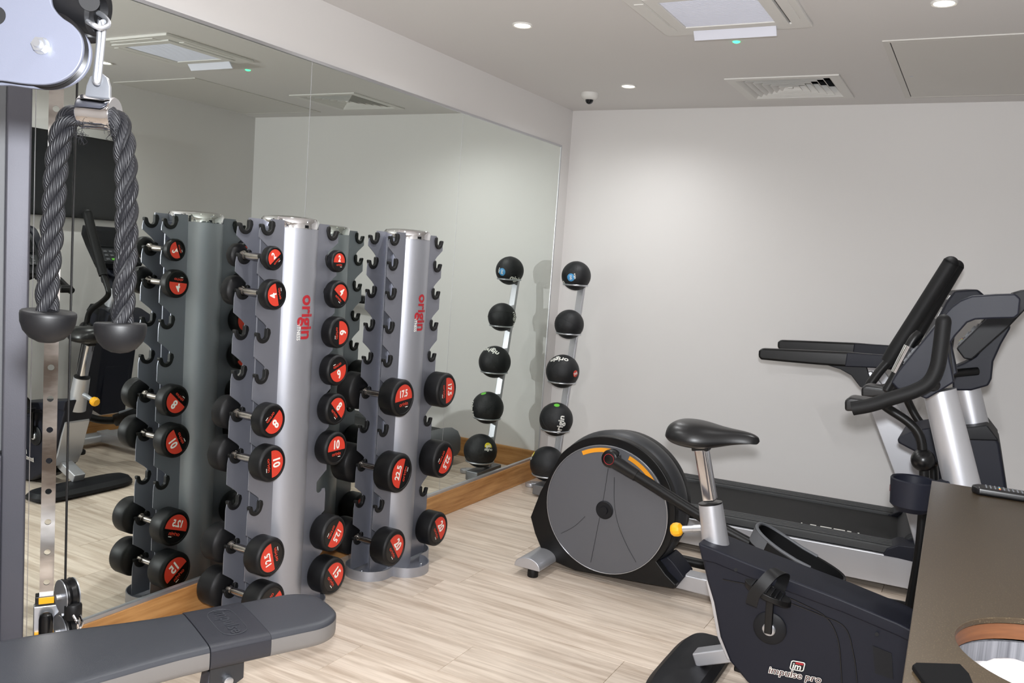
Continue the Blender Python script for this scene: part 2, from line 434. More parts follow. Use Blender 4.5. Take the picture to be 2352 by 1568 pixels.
# access panel
px0, px1, py0, py1 = 2.088, 2.909, 3.614, 4.835; pcx, pcy = (px0+px1)/2, (py0+py1)/2
t = thing('access_panel', 'flat grey-white hatch panel in the ceiling above the treadmill', 'access panel', (pcx, pcy, H))
part(t, 'frame', sqring(B(), pcx, pcy, (px1-px0)/2, (py1-py0)/2, (px1-px0)/2-.028, (py1-py0)/2-.028, H-.006, H), 'panel_paint', .002)
part(t, 'gap', sqring(B(), pcx, pcy, (px1-px0)/2-.028, (py1-py0)/2-.028, (px1-px0)/2-.032, (py1-py0)/2-.032, H-.001, H), 'dark_gap')
part(t, 'hatch', B().box((px0+.032, py0+.032, H-.005), (px1-.032, py1-.032, H-.0005)), 'panel_paint', .001)
part(t, 'lock', B().lathe([(.008, 0), (.008, -.001), (0, -.0015)], (2.155, 4.3, H-.005), n=16), 'zinc')

# security camera
sc_ = Qz(1355, 214, H)
t = thing('security_camera', 'small white dome security camera in the ceiling corner', 'camera', sc_)
part(t, 'housing', B().lathe([(.054, 0), (.054, -.008), (.050, -.024), (.036, -.038), (.026, -.040), (0, -.040)], sc_, n=32), 'white_plastic')
part(t, 'lens_dome', B().lathe([(.025, -.038), (.023, -.050), (.016, -.060), (.007, -.065), (0, -.066)], sc_, n=24), 'dome_smoke')

# television on the right wall
t = thing('television', 'black flat television on the right wall, seen in the mirror', 'television', (XR, 3.2, 1.56))
part(t, 'case', B().box((XR-.06, 2.70, 1.555), (XR-.012, 3.72, 2.115)), 'tv_black', .006)
part(t, 'screen', B().box((XR-.062, 2.715, 1.58), (XR-.059, 3.705, 2.10)), 'screen_black')
part(t, 'wall_mount', B().box((XR-.014, 3.05, 1.7), (XR, 3.4, 1.95)), 'dark_gap')

# ------------------------------------------------------------------ dumbbell racks
LEV = [1.540, 1.430, 1.300, 1.150, 1.000, .843, .685, .507, .337, .163]
COLY = .175
def saddle(yc, zc, sgn):               # black rubber J in the (y, z) plane, opening upward
    out = []; inn = []
    for k in range(13):
        a = math.radians(200+ (350-200)*k/12)
        out.append((math.cos(a), math.sin(a)))
    ri, ro = .0160, .0315
    P = [(-ro*1.02, .020), (-ro*1.12, .006)] + [(ro*c, ro*s_) for c, s_ in out] + [(ro*1.10, .004), (ro*1.0, .010), (ri*1.2, .008)] + [(ri*c, ri*s_) for c, s_ in reversed(out)] + [(-ri*.98, .018), (-ri*1.25, .025)]
    return [(yc + sgn*u, zc + v) for u, v in P]
def clover(cx, cy, z, r=.11, grow=0.):
    P = []
    for k in range(96):
        a = 2*PI*k/96; d = V((math.cos(a), math.sin(a))); best = 0
        for lx, ly in ((0, -.145), (0, .145), (.10, 0), (-.10, 0)):
            l = V((lx, ly)); bq = l.dot(d); q = bq*bq - (l.length_squared-(r+grow)**2)
            if q > 0: best = max(best, bq+math.sqrt(q))
        P.append(V((cx+d.x*best, cy+d.y*best, z)))
    return P
def make_rack(cx, cy, label, skip=()):
    t = thing('dumbbell_rack', label, 'rack', (cx, cy, 0), 'upright dumbbell racks')
    R = .105
    c = part(t, 'column', B().lathe([(R, .006), (R, 1.553)], (cx, cy, 0), n=64), 'rack_silver')
    part(t, 'cap', B().lathe([(R+.001, 1.545), (R+.002, 1.573), (R-.004, 1.582), (R-.03, 1.588), (0, 1.590)], (cx, cy, 0), n=64), 'chrome')
    # lettering on the column
    b = B(); th0 = math.radians(-4)
    def cylmap(u, v, dz, dv):
        a = th0+(v+dv)/(R+.0008); return V((cx+(R+.0008)*math.cos(a), cy+(R+.0008)*math.sin(a), dz-u))
    put_text(b, 'origin', .080, lambda u, v: cylmap(u, v, 1.215, 0), .028, .92, .012)
    part(c, 'lettering', b, 'red_print', flat=True)
    b = put_text(B(), 'FITNESS', .019, lambda u, v: cylmap(u, v, 1.160, -.029), .01, 1, .012)
    part(c, 'lettering', b, 'white_print', flat=True)
    for name, xs in (('front_plate', .055), ('back_plate', -.055)):
        E = [(.213, .02)]
        for i in range(9, -1, -1):
            z = LEV[i]
            E += [(.213, z-.026), (.2085, z-.004)]
            E += [(COLY+.0175*math.cos(math.radians(a)), z+.0175*math.sin(math.radians(a))) for a in range(-10, -190, -20)]
            E += [(.157, z+.030)]
            if i: E += [(.170, z+.042), (.213, z+.072)]
        poly = [(v, z) for v, z in E] + [(-v, z) for v, z in reversed(E)]
        p = part(t, name, B().prism([(cx+xs-.0015, cy+v, z) for v, z in poly], (.003, 0, 0)), 'plate_grey')
        for sg in (-1, 1):
            for i, z in enumerate(LEV):
                if (sg, i) in skip: continue
                part(p, 'hook_pad', B().prism([(cx+xs-.0085, a, q) for a, q in saddle(cy+sg*COLY, z, sg)], (.017, 0, 0)), 'saddle_rubber', .003)
    for sg in (-1, 1):
        wb = part(t, 'web', B().box((cx-.003, min(cy+sg*.095, cy+sg*.152), .02), (cx+.003, max(cy+sg*.095, cy+sg*.152), 1.54)), 'plate_grey', .001)
        for z in (1.50, 1.30, 1.08, .90, .76, .58, .40, .24, .10):
            part(wb, 'bolt', B().rcyl((cx-.008, cy+sg*.135, z), (cx+.009, cy+sg*.135, z), .007, .002, 10), 'zinc')
    rim = B(); A = clover(cx, cy, 0); C = clover(cx, cy, 0, grow=-.004)
    rim.loft([A, [p+V((0,0,.045)) for p in A], [p+V((0,0,.045)) for p in C], [p+V((0,0,.004)) for p in C]], cap=False)
    bs = part(t, 'base', rim, 'rack_silver', ang=25)
    part(bs, 'base_plate', B().prism([p+V((0,0,.001)) for p in C], (0, 0, .007)), 'plate_grey')
    for lx, ly in ((.155, .05), (0, -.2), (0, .2), (.12, -.07)):
        part(bs, 'bolt', B().rcyl((cx+lx, cy+ly, .006), (cx+lx, cy+ly, .03), .008, .003, 12), 'zinc')
    return t
RA = (.255, 2.074); RB = (.238, 2.853)
make_rack(*RA, 'silver upright dumbbell rack nearer the bench, holding the lighter weights', skip={(1, 7)})
make_rack(*RB, 'silver upright dumbbell rack farther back, holding six heavy weights')

# ------------------------------------------------------------------ dumbbells
HALF = {'2': (.102, .0435), '4': (.115, .055), '6': (.125, .0625), '8': (.129, .0635), '10': (.137, .068), '12.5': (.150, .073), '15': (.159, .0755), '17.5': (.160, .0835), '20': (.163, .0825), '22.5': (.170, .089)}
def head_meshes(wt):
    L, R = HALF[wt]; ch = min(.012, R*.16)
    hm = B().lathe([(.019, .066), (R*.62, .066), (R*.94, .066+ch*.9), (R, .066+ch*1.6), (R, L-ch*1.1), (R*.985, L-ch*.7), (R*.90, L-ch*.08), (R*.86, L), (R*.815, L), (R*.80, L-.0025), (0, L-.0025)], (0,0,0), (1,0,0), 40).mesh('head', 'rubber', ang=50)
    fx = L-.0022
    disc = B().lathe([(R*.79, fx-.0006), (R*.785, fx), (0, fx)], (0,0,0), (1,0,0), 40).mesh('face_label', 'face_black')
    r = R*.74; v0 = -.10*R; a0 = math.asin(v0/r); n = 28
    seg = [(r*math.cos(a0+(PI-2*a0)*k/n), r*math.sin(a0+(PI-2*a0)*k/n)) for k in range(n+1)]
    red = B().prism([(fx, y_, z_) for y_, z_ in seg], (.0005, 0, 0)).mesh('red_field', 'red_label', flat=True)
    fit = {1: .78, 2: .70, 4: .52}[len(wt)]*R
    num = put_text(B(), wt, fit, lambda u, v: V((fx+.0008, u, v+.26*R)), .034, .84)
    wd = .30*R
    tick = B().add([(fx+.0008, wd-.16*R, -.47*R), (fx+.0008, wd+.06*R, -.47*R), (fx+.0008, wd+.06*R, -.51*R), (fx+.0008, wd-.16*R, -.51*R)], [(0, 1, 2, 3)])
    tick = tick.mesh('logo_tick', 'white_print', flat=True)
    num = num.mesh('number', 'white_print', flat=True)
    br = put_text(B(), 'origin', .30*R, lambda u, v: V((fx+.0006, u, v-.34*R)), .02, 1.12).mesh('lettering', 'orange_red_print', flat=True)
    hl = B().lathe([(.0145, -.062), (.019, -.0605), (.019, -.052), (.0145, -.046), (.013, -.038), (.0142, 0), (.013, .038), (.0145, .046), (.019, .052), (.019, .0605), (.0145, .062)], (0,0,0), (1,0,0), 24).mesh('handle', 'steel')
    return hm, disc, red, num, br, hl, tick
HM = {k: head_meshes(k) for k in HALF}
WORD = {"2": "two", "4": "four", "6": "six", "8": "eight", "10": "ten", "12.5": "twelve and a half", "15": "fifteen", "17.5": "seventeen and a half", "20": "twenty", "22.5": "twenty-two and a half"}
def dumbbell(wt, cx, cy, z, phi, label, group):
    hm, disc, red, num, br, hl, tick = HM[wt]
    t = thing('dumbbell', label, 'dumbbell', (cx, cy, z), group)
    link('handle', hl, t)
    for k, ph in ((0, phi), (1, random.uniform(0, 360))):
        h = link('head', hm, t); h.rotation_euler = (math.radians(ph), 0, PI*k)
        h.rotation_mode = 'ZYX' if False else 'XYZ'
        for nm, me in (('face_label', disc), ('red_field', red), ('number', num), ('lettering', br), ('logo_tick', tick)): link(nm, me, h)
GA = 'dumbbells on the nearer rack'; GBB = 'dumbbells on the farther rack'
for sg, side, L in ((-1, 'left', [(1, '2', 40), (2, '4', 104), (5, '8', -135), (6, '10', -85), (8, '12.5', 104), (9, '15', -145)]),
                    (1, 'right', [(1, '2', 0), (2, '4', -36), (3, '6', -87), (4, '6', -160), (5, '8', -45), (6, '10', 0), (8, '12.5', -125), (9, '15', -52)])):
    for i, wt, ph in L:
        extra = {(1, 3): ', upper of two sixes', (1, 4): ', lower of two sixes'}.get((sg, i), '')
        dumbbell(wt, RA[0], RA[1]+sg*COLY, LEV[i], ph, 'black dumbbell marked %s, %s column of the nearer rack%s' % (WORD[wt], side, extra), GA)
for sg, side, L in ((-1, 'left', [(5, '17.5', 4), (7, '22.5', 74), (9, '20', -55)]), (1, 'right', [(5, '17.5', -85), (7, '22.5', -125), (9, '20', -60)])):
    for i, wt, ph in L:
        dumbbell(wt, RB[0], RB[1]+sg*COLY, LEV[i], ph, 'black dumbbell marked %s, %s column of the farther rack' % (WORD[wt], side), GBB)

# ------------------------------------------------------------------ medicine balls and their stand
BALL = [((.248, 4.720, 1.408), .0955), ((.251, 4.663, 1.093), .0955), ((.254, 4.612, .790), .1085), ((.257, 4.564, .482), .1085), ((.251, 4.496, .200), .112)]
t = thing('ball_stand', 'leaning silver stand holding five black medicine balls in the corner', 'stand', (.25, 4.62, 0))
pb = V((.252, 4.60, .03)); pt = V((.248, 4.832, 1.40))
part(t, 'post', B().beam(pb, pt, .045, .028, (1, 0, 0)), 'silver_paint', .003)
for C, r in BALL:
    C = V(C); zr = C.z-r*.62; rr = math.sqrt(r*r-(C.z-zr)**2)+.004
    rg = part(t, 'ring', B().tube([C.xy.to_3d()+V((rr*math.cos(a), rr*math.sin(a), zr)) for a in [2*PI*k/40 for k in range(40)]], .0055, 10, True), 'zinc')
    s_ = (zr-pb.z)/(pt.z-pb.z); yp = pb.y+(pt.y-pb.y)*s_
    part(rg, 'ring_arm', B().beam((C.x, C.y+rr-.004, zr-.002), (C.x, yp, zr-.012), .035, .02, (1, 0, 0)), 'gunmetal', .002)
bb = B().box((.205, 4.40, .012), (.297, 4.72, .075))
part(t, 'base_block', bb, 'gunmetal', .006)
for (xa, ya), (xb, yb_) in (((.25, 4.70), (.09, 4.60)), ((.25, 4.70), (.42, 4.60))):
    f = part(t, 'foot', B().beam((xa, ya, .022), (xb, yb_, .022), .05, .02, (0, 0, 1)) if False else B().beam((xa, ya, .02), (xb, yb_, .02), .055, .022, (0, 1, 0)), 'silver_paint', .004)
    part(f, 'foot_cap', B().rcyl((xb, yb_, 0), (xb, yb_, .026), .036, .005, 24), 'silver_paint')
def sphdir(px, py, C, r, mirrored=False):
    C = V(C); o = V(CAM); d = ray(px, py).normalized()
    if mirrored: o.x *= -1; d = V((-d.x, d.y, d.z))
    k = (C-o).dot(d); p = o+d*k; h2 = r*r-(p-C).length_squared
    q = p-d*math.sqrt(max(h2, 0)); return (q-C).normalized()
def sph_patch(C, r, nrm, ang, upv, half=False, lift=.0008):
    C = V(C); n = V(nrm).normalized(); a = V(upv); a = (a-n*a.dot(n)).normalized(); e = a.cross(n); b = B(); K = 24; M = 5
    b.v.append(C+n*(r+lift))
    for j in range(1, M+1):
        for k in range(K):
            t_ = 2*PI*k/K; u = ang*j/M*math.cos(t_); v = ang*j/M*math.sin(t_)
            if half: v = max(v, -.25*ang)
            d = (n*1 + e*math.tan(u) + a*math.tan(v)).normalized(); b.v.append(C+d*(r+lift))
    for k in range(K): b.f.append((0, 1+k, 1+(k+1) % K))
    for j in range(M-1):
        for k in range(K): b.f.append((1+j*K+k, 1+(j+1)*K+k, 1+(j+1)*K+(k+1) % K, 1+j*K+(k+1) % K))
    return b
def sph_text(C, r, nrm, upv, s, size, bold=.012, dv=0, lift=.0012):
    C = V(C); n = V(nrm).normalized(); a = V(upv); a = (a-n*a.dot(n)).normalized(); e = a.cross(n)
    return put_text(B(), s, size, lambda u, v: C+(n + e*math.tan(u/r) + a*math.tan((v+dv)/r)).normalized()*(r+lift), bold+.012, 1, .01)
BL = ['black medicine ball with a blue sticker on the top ring of the stand', 'plain black medicine ball, second from the top of the stand', 'black medicine ball with a red sticker, middle of the stand',
      'black medicine ball with a green sticker on top, fourth down the stand', 'black medicine ball with a yellow sticker on the lowest ring']
for i, (C, r) in enumerate(BALL):
    t = thing('medicine_ball', BL[i], 'ball', C, 'medicine balls on the stand')
    part(t, 'skin', B().sphere(C, r, 48, 24), 'ball_rubber')
    sb = B(); axn = V((math.cos(i*1.3), .4, math.sin(i*1.3))).normalized(); a_ = axn.orthogonal().normalized(); b_ = axn.cross(a_)
    sb.tube([V(C)+(a_*math.cos(q)+b_*math.sin(q))*(r+.0001) for q in [2*PI*k/60 for k in range(60)]], .0011, 6, True)
    part(t, 'seam', sb, 'ball_rubber')
    if i == 0:
        n = sphdir(1311, 637, C, r); part(t, 'sticker', sph_patch(C, r, n, .27, V((.25, .1, 1))), 'blue_label')
        part(t, 'lettering', sph_text(C, r, n, V((.9, .9, .5)), '1kg', .022), 'white_print', flat=True)
        n2 = sphdir(1320, 634, C, r); part(t, 'lettering', sph_text(C, r, n2, V((1, .9, .2)), 'origin', .016), 'white_print', flat=True)
        n3 = sphdir(1187, 643, C, r, True); part(t, 'lettering', sph_text(C, r, n3, V((0, .1, 1)), 'origin', .05), 'white_print', flat=True)
    if i == 1:
        n3 = sphdir(1182, 735, C, r, True); part(t, 'lettering', sph_text(C, r, n3, V((0, 1, .2)), 'origin', .05), 'white_print', flat=True)
    if i == 2:
        n = sphdir(1322, 858, C, r); part(t, 'sticker', sph_patch(C, r, n, .20, V((.3, .3, 1))), 'red_label')
        part(t, 'lettering', sph_text(C, r, n, V((-.6, -.5, 1)), '3kg', .024), 'white_print', flat=True)
        n2 = sphdir(1284, 823, C, r); part(t, 'lettering', sph_text(C, r, n2, V((.1, .2, -1)), 'origin', .055), 'white_print', flat=True)
    if i == 3:
        n = sphdir(1279, 930, C, r); part(t, 'sticker', sph_patch(C, r, n, .17, V((.3, 1, .4))), 'green_label')
        n2 = sphdir(1289, 978, C, r); part(t, 'lettering', sph_text(C, r, n2, V((-1, -.6, .2)), 'origin', .058), 'white_print', flat=True)
    if i == 4:
        n = sphdir(1122, 1025, C, r, True); part(t, 'sticker', sph_patch(C, r, n, .24, V((0, .1, 1)), True), 'yellow_label')
        part(t, 'lettering', sph_text(C, r, n, V((0, .1, 1)), '5kg', .026), 'white_print', flat=True)
        part(t, 'lettering', sph_text(C, r, n, V((0, .1, 1)), 'origin', .026, dv=-.022), 'white_print', flat=True)

# ------------------------------------------------------------------ weight bench
e1 = V((.412, .911, 0)); e2 = V((.911, -.412, 0)); BO = V((.853, 1.158, 0)); ZT = .452
def bp_(s_, u, z): return BO + e1*s_ + e2*u + V((0, 0, z))
def halfw(s_):
    if s_ > 0: return .125
    if s_ > -.42: return .125 + .042*((1-math.cos(PI*min(1, -s_/.42)))/2)
    return .167
def bench_outline(s0, s1, round_end):
    A = []; n = 10
    for k in range(n+1):
        s_ = s0+(s1-s0-(.11 if round_end else 0))*k/n; A.append((s_, halfw(s_)))
    if round_end:
        w_ = halfw(s1); R = .10
        for k in range(1, 9):
            a = PI/2*k/8; A.append((s1-R+R*math.sin(a), w_-R+R*math.cos(a)))
    return A + [(s_, -u) for s_, u in reversed(A)]
def shrink(A, d):
    cs = sum(a for a, _ in A)/len(A); n = len(A); out = []
    for i in range(n):
        p0, p1, p2 = V(A[i-1]), V(A[i]), V(A[(i+1) % n]); t_ = (p2-p0)
        nn = V((t_.y, -t_.x)).normalized() if t_.length > 1e-9 else V((0, 0)); out.append((p1.x-nn.x*d*(-1), p1.y-nn.y*d*(-1)))
    return out
t = thing('weight_bench', 'grey padded weight bench at the lower left, pad rounded at its end', 'bench', bp_(-.3, 0, 0))
def pad(name, s0, s1, rnd, side_mat, top_mat, grow=0.):
    A = bench_outline(s0, s1, rnd); A = [(a, u+(grow if u > 0 else -grow)) for a, u in A]
    # orientation check for the inward offset
    ar = sum(A[i][0]*A[(i+1) % len(A)][1]-A[(i+1) % len(A)][0]*A[i][1] for i in range(len(A)))
    sg = 1 if ar < 0 else -1
    def inn(d):
        n = len(A); o_ = []
        for i in range(n):
            p0, p2 = V(A[i-1]), V(A[(i+1) % n]); t_ = (p2-p0).normalized(); nn = V((t_.y, -t_.x))*sg; o_.append((A[i][0]+nn.x*d, A[i][1]+nn.y*d))
        return o_
    def ringat(d, z): return [bp_(a, u, z) for a, u in inn(d)]
    zt = ZT+grow*.6
    Ss = [s0+(s1-s0)*k/14 for k in range(15)]
    if rnd: Ss = [s0+(s1-.1-s0)*k/6 for k in range(7)] + [s1-.1+.1*math.sin(PI/2*k/12) for k in range(1, 13)]
    T = []; U = []
    for q in Ss:
        w_ = halfw(q)+grow; dz = 0
        if rnd and q > s1-.1: w_ = halfw(q)-.1+math.sqrt(max(.1**2-(q-s1+.1)**2, 0)); dz = -.011*max(0, (q-(s1-.02))/.02)**2
        pr_ = []
        for f_, zq in ((-1, -.013), (-.985, -.007), (-.93, -.002), (-.8, .0005), (-.4, .002), (0, .0025), (.4, .002), (.8, .0005), (.93, -.002), (.985, -.007), (1, -.013)):
            pr_.append(bp_(q, (w_-.0005)*f_, zt+(zq if zq < -.012 else max(zq+dz, -.0129))))
        T.append(pr_)
        U.append([bp_(q, (w_+e_)*f_, zt+zq) for f_, e_, zq in ((-1, -.001, -.0135), (-1, 0, -.022), (-1, 0, -.045), (-1, -.003, -.058), (-1, -.012, -.064), (1, -.012, -.064), (1, -.003, -.058), (1, 0, -.045), (1, 0, -.022), (1, -.001, -.0135))])
    o_ = part(t, name, B().loft(U), side_mat, ang=50)
    part(o_, 'pad_top', B().loft(T), top_mat, ang=60)
    return o_
pad('seat_pad', -1.05, -.002, False, 'bench_side', 'bench_vinyl')
bd_ = pad('pad_band', .0, .158, False, 'bench_band', 'bench_band', .003)
pad('end_pad', .160, .383, True, 'bench_side', 'bench_vinyl')
b = put_text(B(), 'impulse', .052, lambda u, v: bp_(.082+v, .0-u*-1, ZT+.0050), .006)
part(bd_, 'embossed_lettering', b, 'bench_vinyl', flat=True)
em = [bp_(.082+.028*math.cos(a)*(1 if True else 1), 0, 0) for a in (0,)]
loop = []
for k in range(40):
    a = 2*PI*k/40; loop.append(bp_(.082+.036*math.sin(a), (.085 if math.cos(a) > 0 else -.085)*abs(math.cos(a))**.35, ZT+.0042))
part(bd_, 'embossed_outline', B().tube(loop, .0011, 6, True), 'bench_vinyl')
part(t, 'spine', B().beam(bp_(-1.0, 0, ZT-.095), bp_(.20, 0, ZT-.078), .05, .03, (e2.x, e2.y, 0)), 'black_paint', .003)
for sgn in (-1, 1):
    br_ = part(t, 'bracket', B().prism([bp_(.015, sgn*.075, ZT-.065), bp_(.105, sgn*.075, ZT-.065), bp_(.105, sgn*.075, ZT-.125), bp_(.06, sgn*.075, ZT-.15), bp_(.015, sgn*.075, ZT-.125)], e2*(.006*sgn)), 'graphite', .002)
    part(br_, 'bolt', B().rcyl(bp_(.06, sgn*.075, ZT-.118), bp_(.06, sgn*.097, ZT-.118), .013, .003, 16), 'zinc')
part(t, 'pivot_bar', B().cyl(bp_(.06, -.085, ZT-.118), bp_(.06, .085, ZT-.118), .011), 'black_paint')
part(t, 'support_plate', B().beam(bp_(.13, 0, ZT-.069), bp_(.27, 0, ZT-.069), .15, .008, (e2.x, e2.y, 0)), 'graphite', .002)
part(t, 'leg', B().beam(bp_(.06, 0, ZT-.12), bp_(.02, 0, .05), .06, .06, (e2.x, e2.y, 0)), 'frame_grey', .005)
part(t, 'leg', B().beam(bp_(-.85, 0, ZT-.12), bp_(-.95, 0, .05), .06, .06, (e2.x, e2.y, 0)), 'frame_grey', .005)
part(t, 'base_beam', B().beam(bp_(-.98, 0, .055), bp_(.05, 0, .055), .06, .06, (e2.x, e2.y, 0)), 'frame_grey', .005)
for s_, wd in ((.02, .24), (-.96, .28)):
    c = part(t, 'cross_foot', B().beam(bp_(s_, -wd, .035), bp_(s_, wd, .035), .06, .05, (e1.x, e1.y, 0)), 'frame_grey', .005)
    for sg in (-1, 1): part(c, 'rubber_foot', B().rcyl(bp_(s_, sg*(wd-.03), 0), bp_(s_, sg*(wd-.03), .012), .028, .003), 'rubber')

# ------------------------------------------------------------------ cable machine (left edge)
colA = Qt(-225, 105, 1.07); colA.z = 0; posP = Qt(12, 900, 2.05); posP.z = 0; stp = Qt(110, 1000, 2.5); stp.z = 0
dg = (stp-colA).normalized(); dn = V((-dg.y, dg.x, 0))
t = thing('cable_machine', 'grey cable pulley machine at the left edge with perforated steel strip', 'gym machine', V((.8, .65, 0)))
# tall grey post whose right edge is in view
rv = V((ray(60, 900).y, -ray(60, 900).x, 0)).normalized(); fv = V((ray(60, 900).x, ray(60, 900).y, 0)).normalized()
pe = Qt(61, 1000, 2.40); pe.z = 0
P4 = [pe, pe-rv*.060, pe-rv*.060+fv*.06, pe+fv*.06]
part(t, 'post', B().prism([p+V((0,0,.05)) for p in P4], (0, 0, 2.1)), 'frame_grey', .006)
pw = pe-rv*.059-fv*.012
part(t, 'weight_shroud', B().prism([p+V((0,0,.05)) for p in (pw, pw-rv*.16, pw-rv*.16+fv*.08, pw+fv*.08)], (0, 0, .80)), 'frame_grey', .004)
pu = pw+fv*.016+V((0,0,.86))
part(t, 'upper_panel', B().prism([p for p in (pu, pu-rv*.16, pu-rv*.16+fv*.05, pu+fv*.05)], (0, 0, 1.25)), 'grey_plastic', .004)
# perforated strip
def wall_strip(b, c, wd, th, z0, z1, zs, r):
    """flat bar facing the viewer with round through holes"""
    sx = rv2; ny = fv2
    zs = sorted(zs); n = 16
    for fr in (0, 1):
        pass
    edges = [z0] + [(zs[i]+zs[i+1])/2 for i in range(len(zs)-1)] + [z1]
    for i, zc in enumerate(zs):
        lo, hi = edges[i], edges[i+1]
        sq = []
        for k in range(n):
            a = 2*PI*k/n; d = (math.cos(a), math.sin(a)); m_ = max(abs(d[0]), abs(d[1]))
            u = d[0]/m_*wd/2; v = d[1]/m_; z = zc + (v*(hi-zc) if v > 0 else v*(zc-lo)); sq.append((u, z))
        vs = []
        for dep in (0, th):
            for u, z in sq: vs.append(c+sx*u+ny*dep+V((0,0,z)))
            for k in range(n):
                a = 2*PI*k/n; vs.append(c+sx*(r*math.cos(a))+ny*dep+V((0,0,zc+r*math.sin(a))))
        fs = []
        for k in range(n):
            k2 = (k+1) % n
            fs += [(k, k2, n+k2, n+k), (2*n+k2, 2*n+k, 3*n+k, 3*n+k2), (n+k, n+k2, 3*n+k2, 3*n+k), (k2, k, 2*n+k, 2*n+k2)]
        b.add(vs, fs)
    return b
dS = ray(110, 900); fv2 = V((dS.x, dS.y, 0)).normalized(); rv2 = V((fv2.y, -fv2.x, 0))
sc0 = Qt(114, 1000, 2.5); sc0.z = 0
zsl = []
for py in (258, 340, 419, 497, 575, 652, 730, 823, 892, 961, 1027, 1094, 1162, 1227, 1293, 1358, 1424): zsl.append(Qt(112, py, 2.5).z)
zz = sorted(zsl); step = (zz[-1]-zz[0])/(len(zz)-1); zz = [zz[0]-step*3+step*k for k in range(24)]
zz = [z for z in zz if .12 < z < 2.1]
st = part(t, 'strip', wall_strip(B(), sc0, .037, .006, .06, 2.15, zz, .0088), 'steel', flat=True)
# carriage on the strip
ct = Qt(112, 1384, 2.49); 
def sp(dx, dd, z): return sc0 + rv2*dx + fv2*dd + V((0, 0, z))
zc_ = Qt(112, 1400, 2.5).z
cg = part(t, 'carriage', B().beam(sp(0, -.012, zc_-.17), sp(0, -.012, zc_), .066, .03, rv2), 'zinc', .003)
part(cg, 'carriage_sleeve', B().beam(sp(0, -.002, zc_+.004), sp(0, -.002, zc_+.026), .058, .036, rv2), 'black_gloss', .002)
part(cg, 'yellow_wedge', B().beam(sp(0, -.0215, zc_+.005), sp(0, -.0205, zc_+.024), .040, .006, rv2), 'yellow_plastic', .001)
part(cg, 'pull_knob', B().lathe([(.017, -.11), (.019, -.10), (.019, -.02), (.016, -.006), (.008, 0), (0, .001)], sp(.0, -.045, zc_-.012), (0,0,1), 20), 'black_gloss')
part(cg, 'knob_collar', B().beam(sp(0, -.03, zc_-.105), sp(0, -.03, zc_-.075), .060, .012, rv2), 'yellow_plastic', .002)
# swivel pulleys
pc = Qt(155, 1366, 2.46); pl_ax = (rv2*.94+fv2*.34).normalized()
def pulley(root, c, ax, R):
    p = part(root, 'pulley', B().lathe([(R*.25, -.014), (R*.96, -.014), (R, -.010), (R*.86, 0), (R, .010), (R*.96, .014), (R*.25, .014)], c, ax, 32), 'black_gloss')
    for s_ in (-1, 1): part(p, 'side_plate', B().cyl(c+ax*(.016*s_), c+ax*(.019*s_), R*.98), 'zinc')
    part(p, 'axle', B().rcyl(c-ax*.032, c+ax*.032, .008, .002, 12), 'zinc')
    return p
pulley(t, pc, pl_ax, .048)
pulley(t, pc-V((0,0,.105)), pl_ax, .048)
part(t, 'swivel_arm', B().beam(sp(.03, 0, zc_-.06), pc-V((0,0,.05)), .02, .03, (0,0,1)), 'zinc', .002)
bs_ = Qt(168, 1402, 2.44)
part(t, 'cable_stop', B().rcyl(bs_-V((0,0,.025))-rv2*.0, bs_+V((0,0,.024)), .023, .009, 24), 'rubber')
part(t, 'cable_shackle', B().tube(crom([bs_+V((0,0,-.005))-fv2*.02, bs_+rv2*.008-fv2*.03+V((0,0,-.02)), bs_+rv2*.014-fv2*.03+V((0,0,-.042)), bs_+rv2*.022-fv2*.024+V((0,0,-.03)), bs_+rv2*.016-fv2*.02+V((0,0,-.006))], 6), .0042, 8), 'chrome')
ctop = Qt(178, 150, 2.46)
cb_ = pc-V((0,0,0)) - (V((pl_ax.y, -pl_ax.x, 0)))*.0 + rv2*(-.002)
part(t, 'cable', B().tube([Qt(150, 1334, 2.46), Qt(156, 1000, 2.46), Qt(166, 560, 2.46), Qt(177, 200, 2.46), Qt(182, 40, 2.46)], .0032, 8), 'cable_black')
# near column (out of the picture), head plates and top pulley
part(t, 'column', B().prism([colA+rv*a-fv*0+fv*c+V((0,0,.05)) for a, c in ((-.04, .0), (.04, 0), (.04, .09), (-.04, .09))], (0, 0, 2.1)), 'frame_grey', .006)
part(t, 'base_beam', B().beam(V((colA.x, colA.y, .05))+fv*.045, V((sc0.x, sc0.y, .05)), .08, .07, (0,0,1)), 'frame_grey', .006)
part(t, 'top_beam', B().beam(V((colA.x, colA.y, 2.16))+fv*.045, V((sc0.x, sc0.y, 2.16)), .08, .06, (0,0,1)), 'frame_grey', .006)
tp = 1.06
fpl = [(-190, 186), (0, 184), (60, 192), (105, 193), (140, 184), (168, 165), (185, 138), (190, 105), (183, 78), (165, 56), (142, 40), (125, 22), (116, 0), (112, -60), (108, -130), (-160, -130)]
hp = crom([Qt(x, y, tp) for x, y in fpl[1:14]], 5)
hp = [Qt(-190, 186, tp)] + hp + [Qt(108, -130, tp), Qt(-190, -130, tp)]
vd = V(fw)
hpl = part(t, 'head_plate', B().prism(hp, vd*.006), 'plate_paint', .0015)
part(t, 'head_plate', B().prism([p+vd*.020 for p in hp], vd*.006), 'plate_paint', .0015)
bc = Qt(98, 107, tp)
part(hpl, 'bolt', B().lathe([(.0105, 0), (.0105, .003)], bc-vd*.003, vd, 24).lathe([(.0092, 0), (.0092, .0065), (.0075, .0075)], bc-vd*.0105, vd, 6).lathe([(.0045, 0), (.0055, .003), (.0055, .006)], bc-vd*.0145, vd, 16), 'zinc', ang=30)
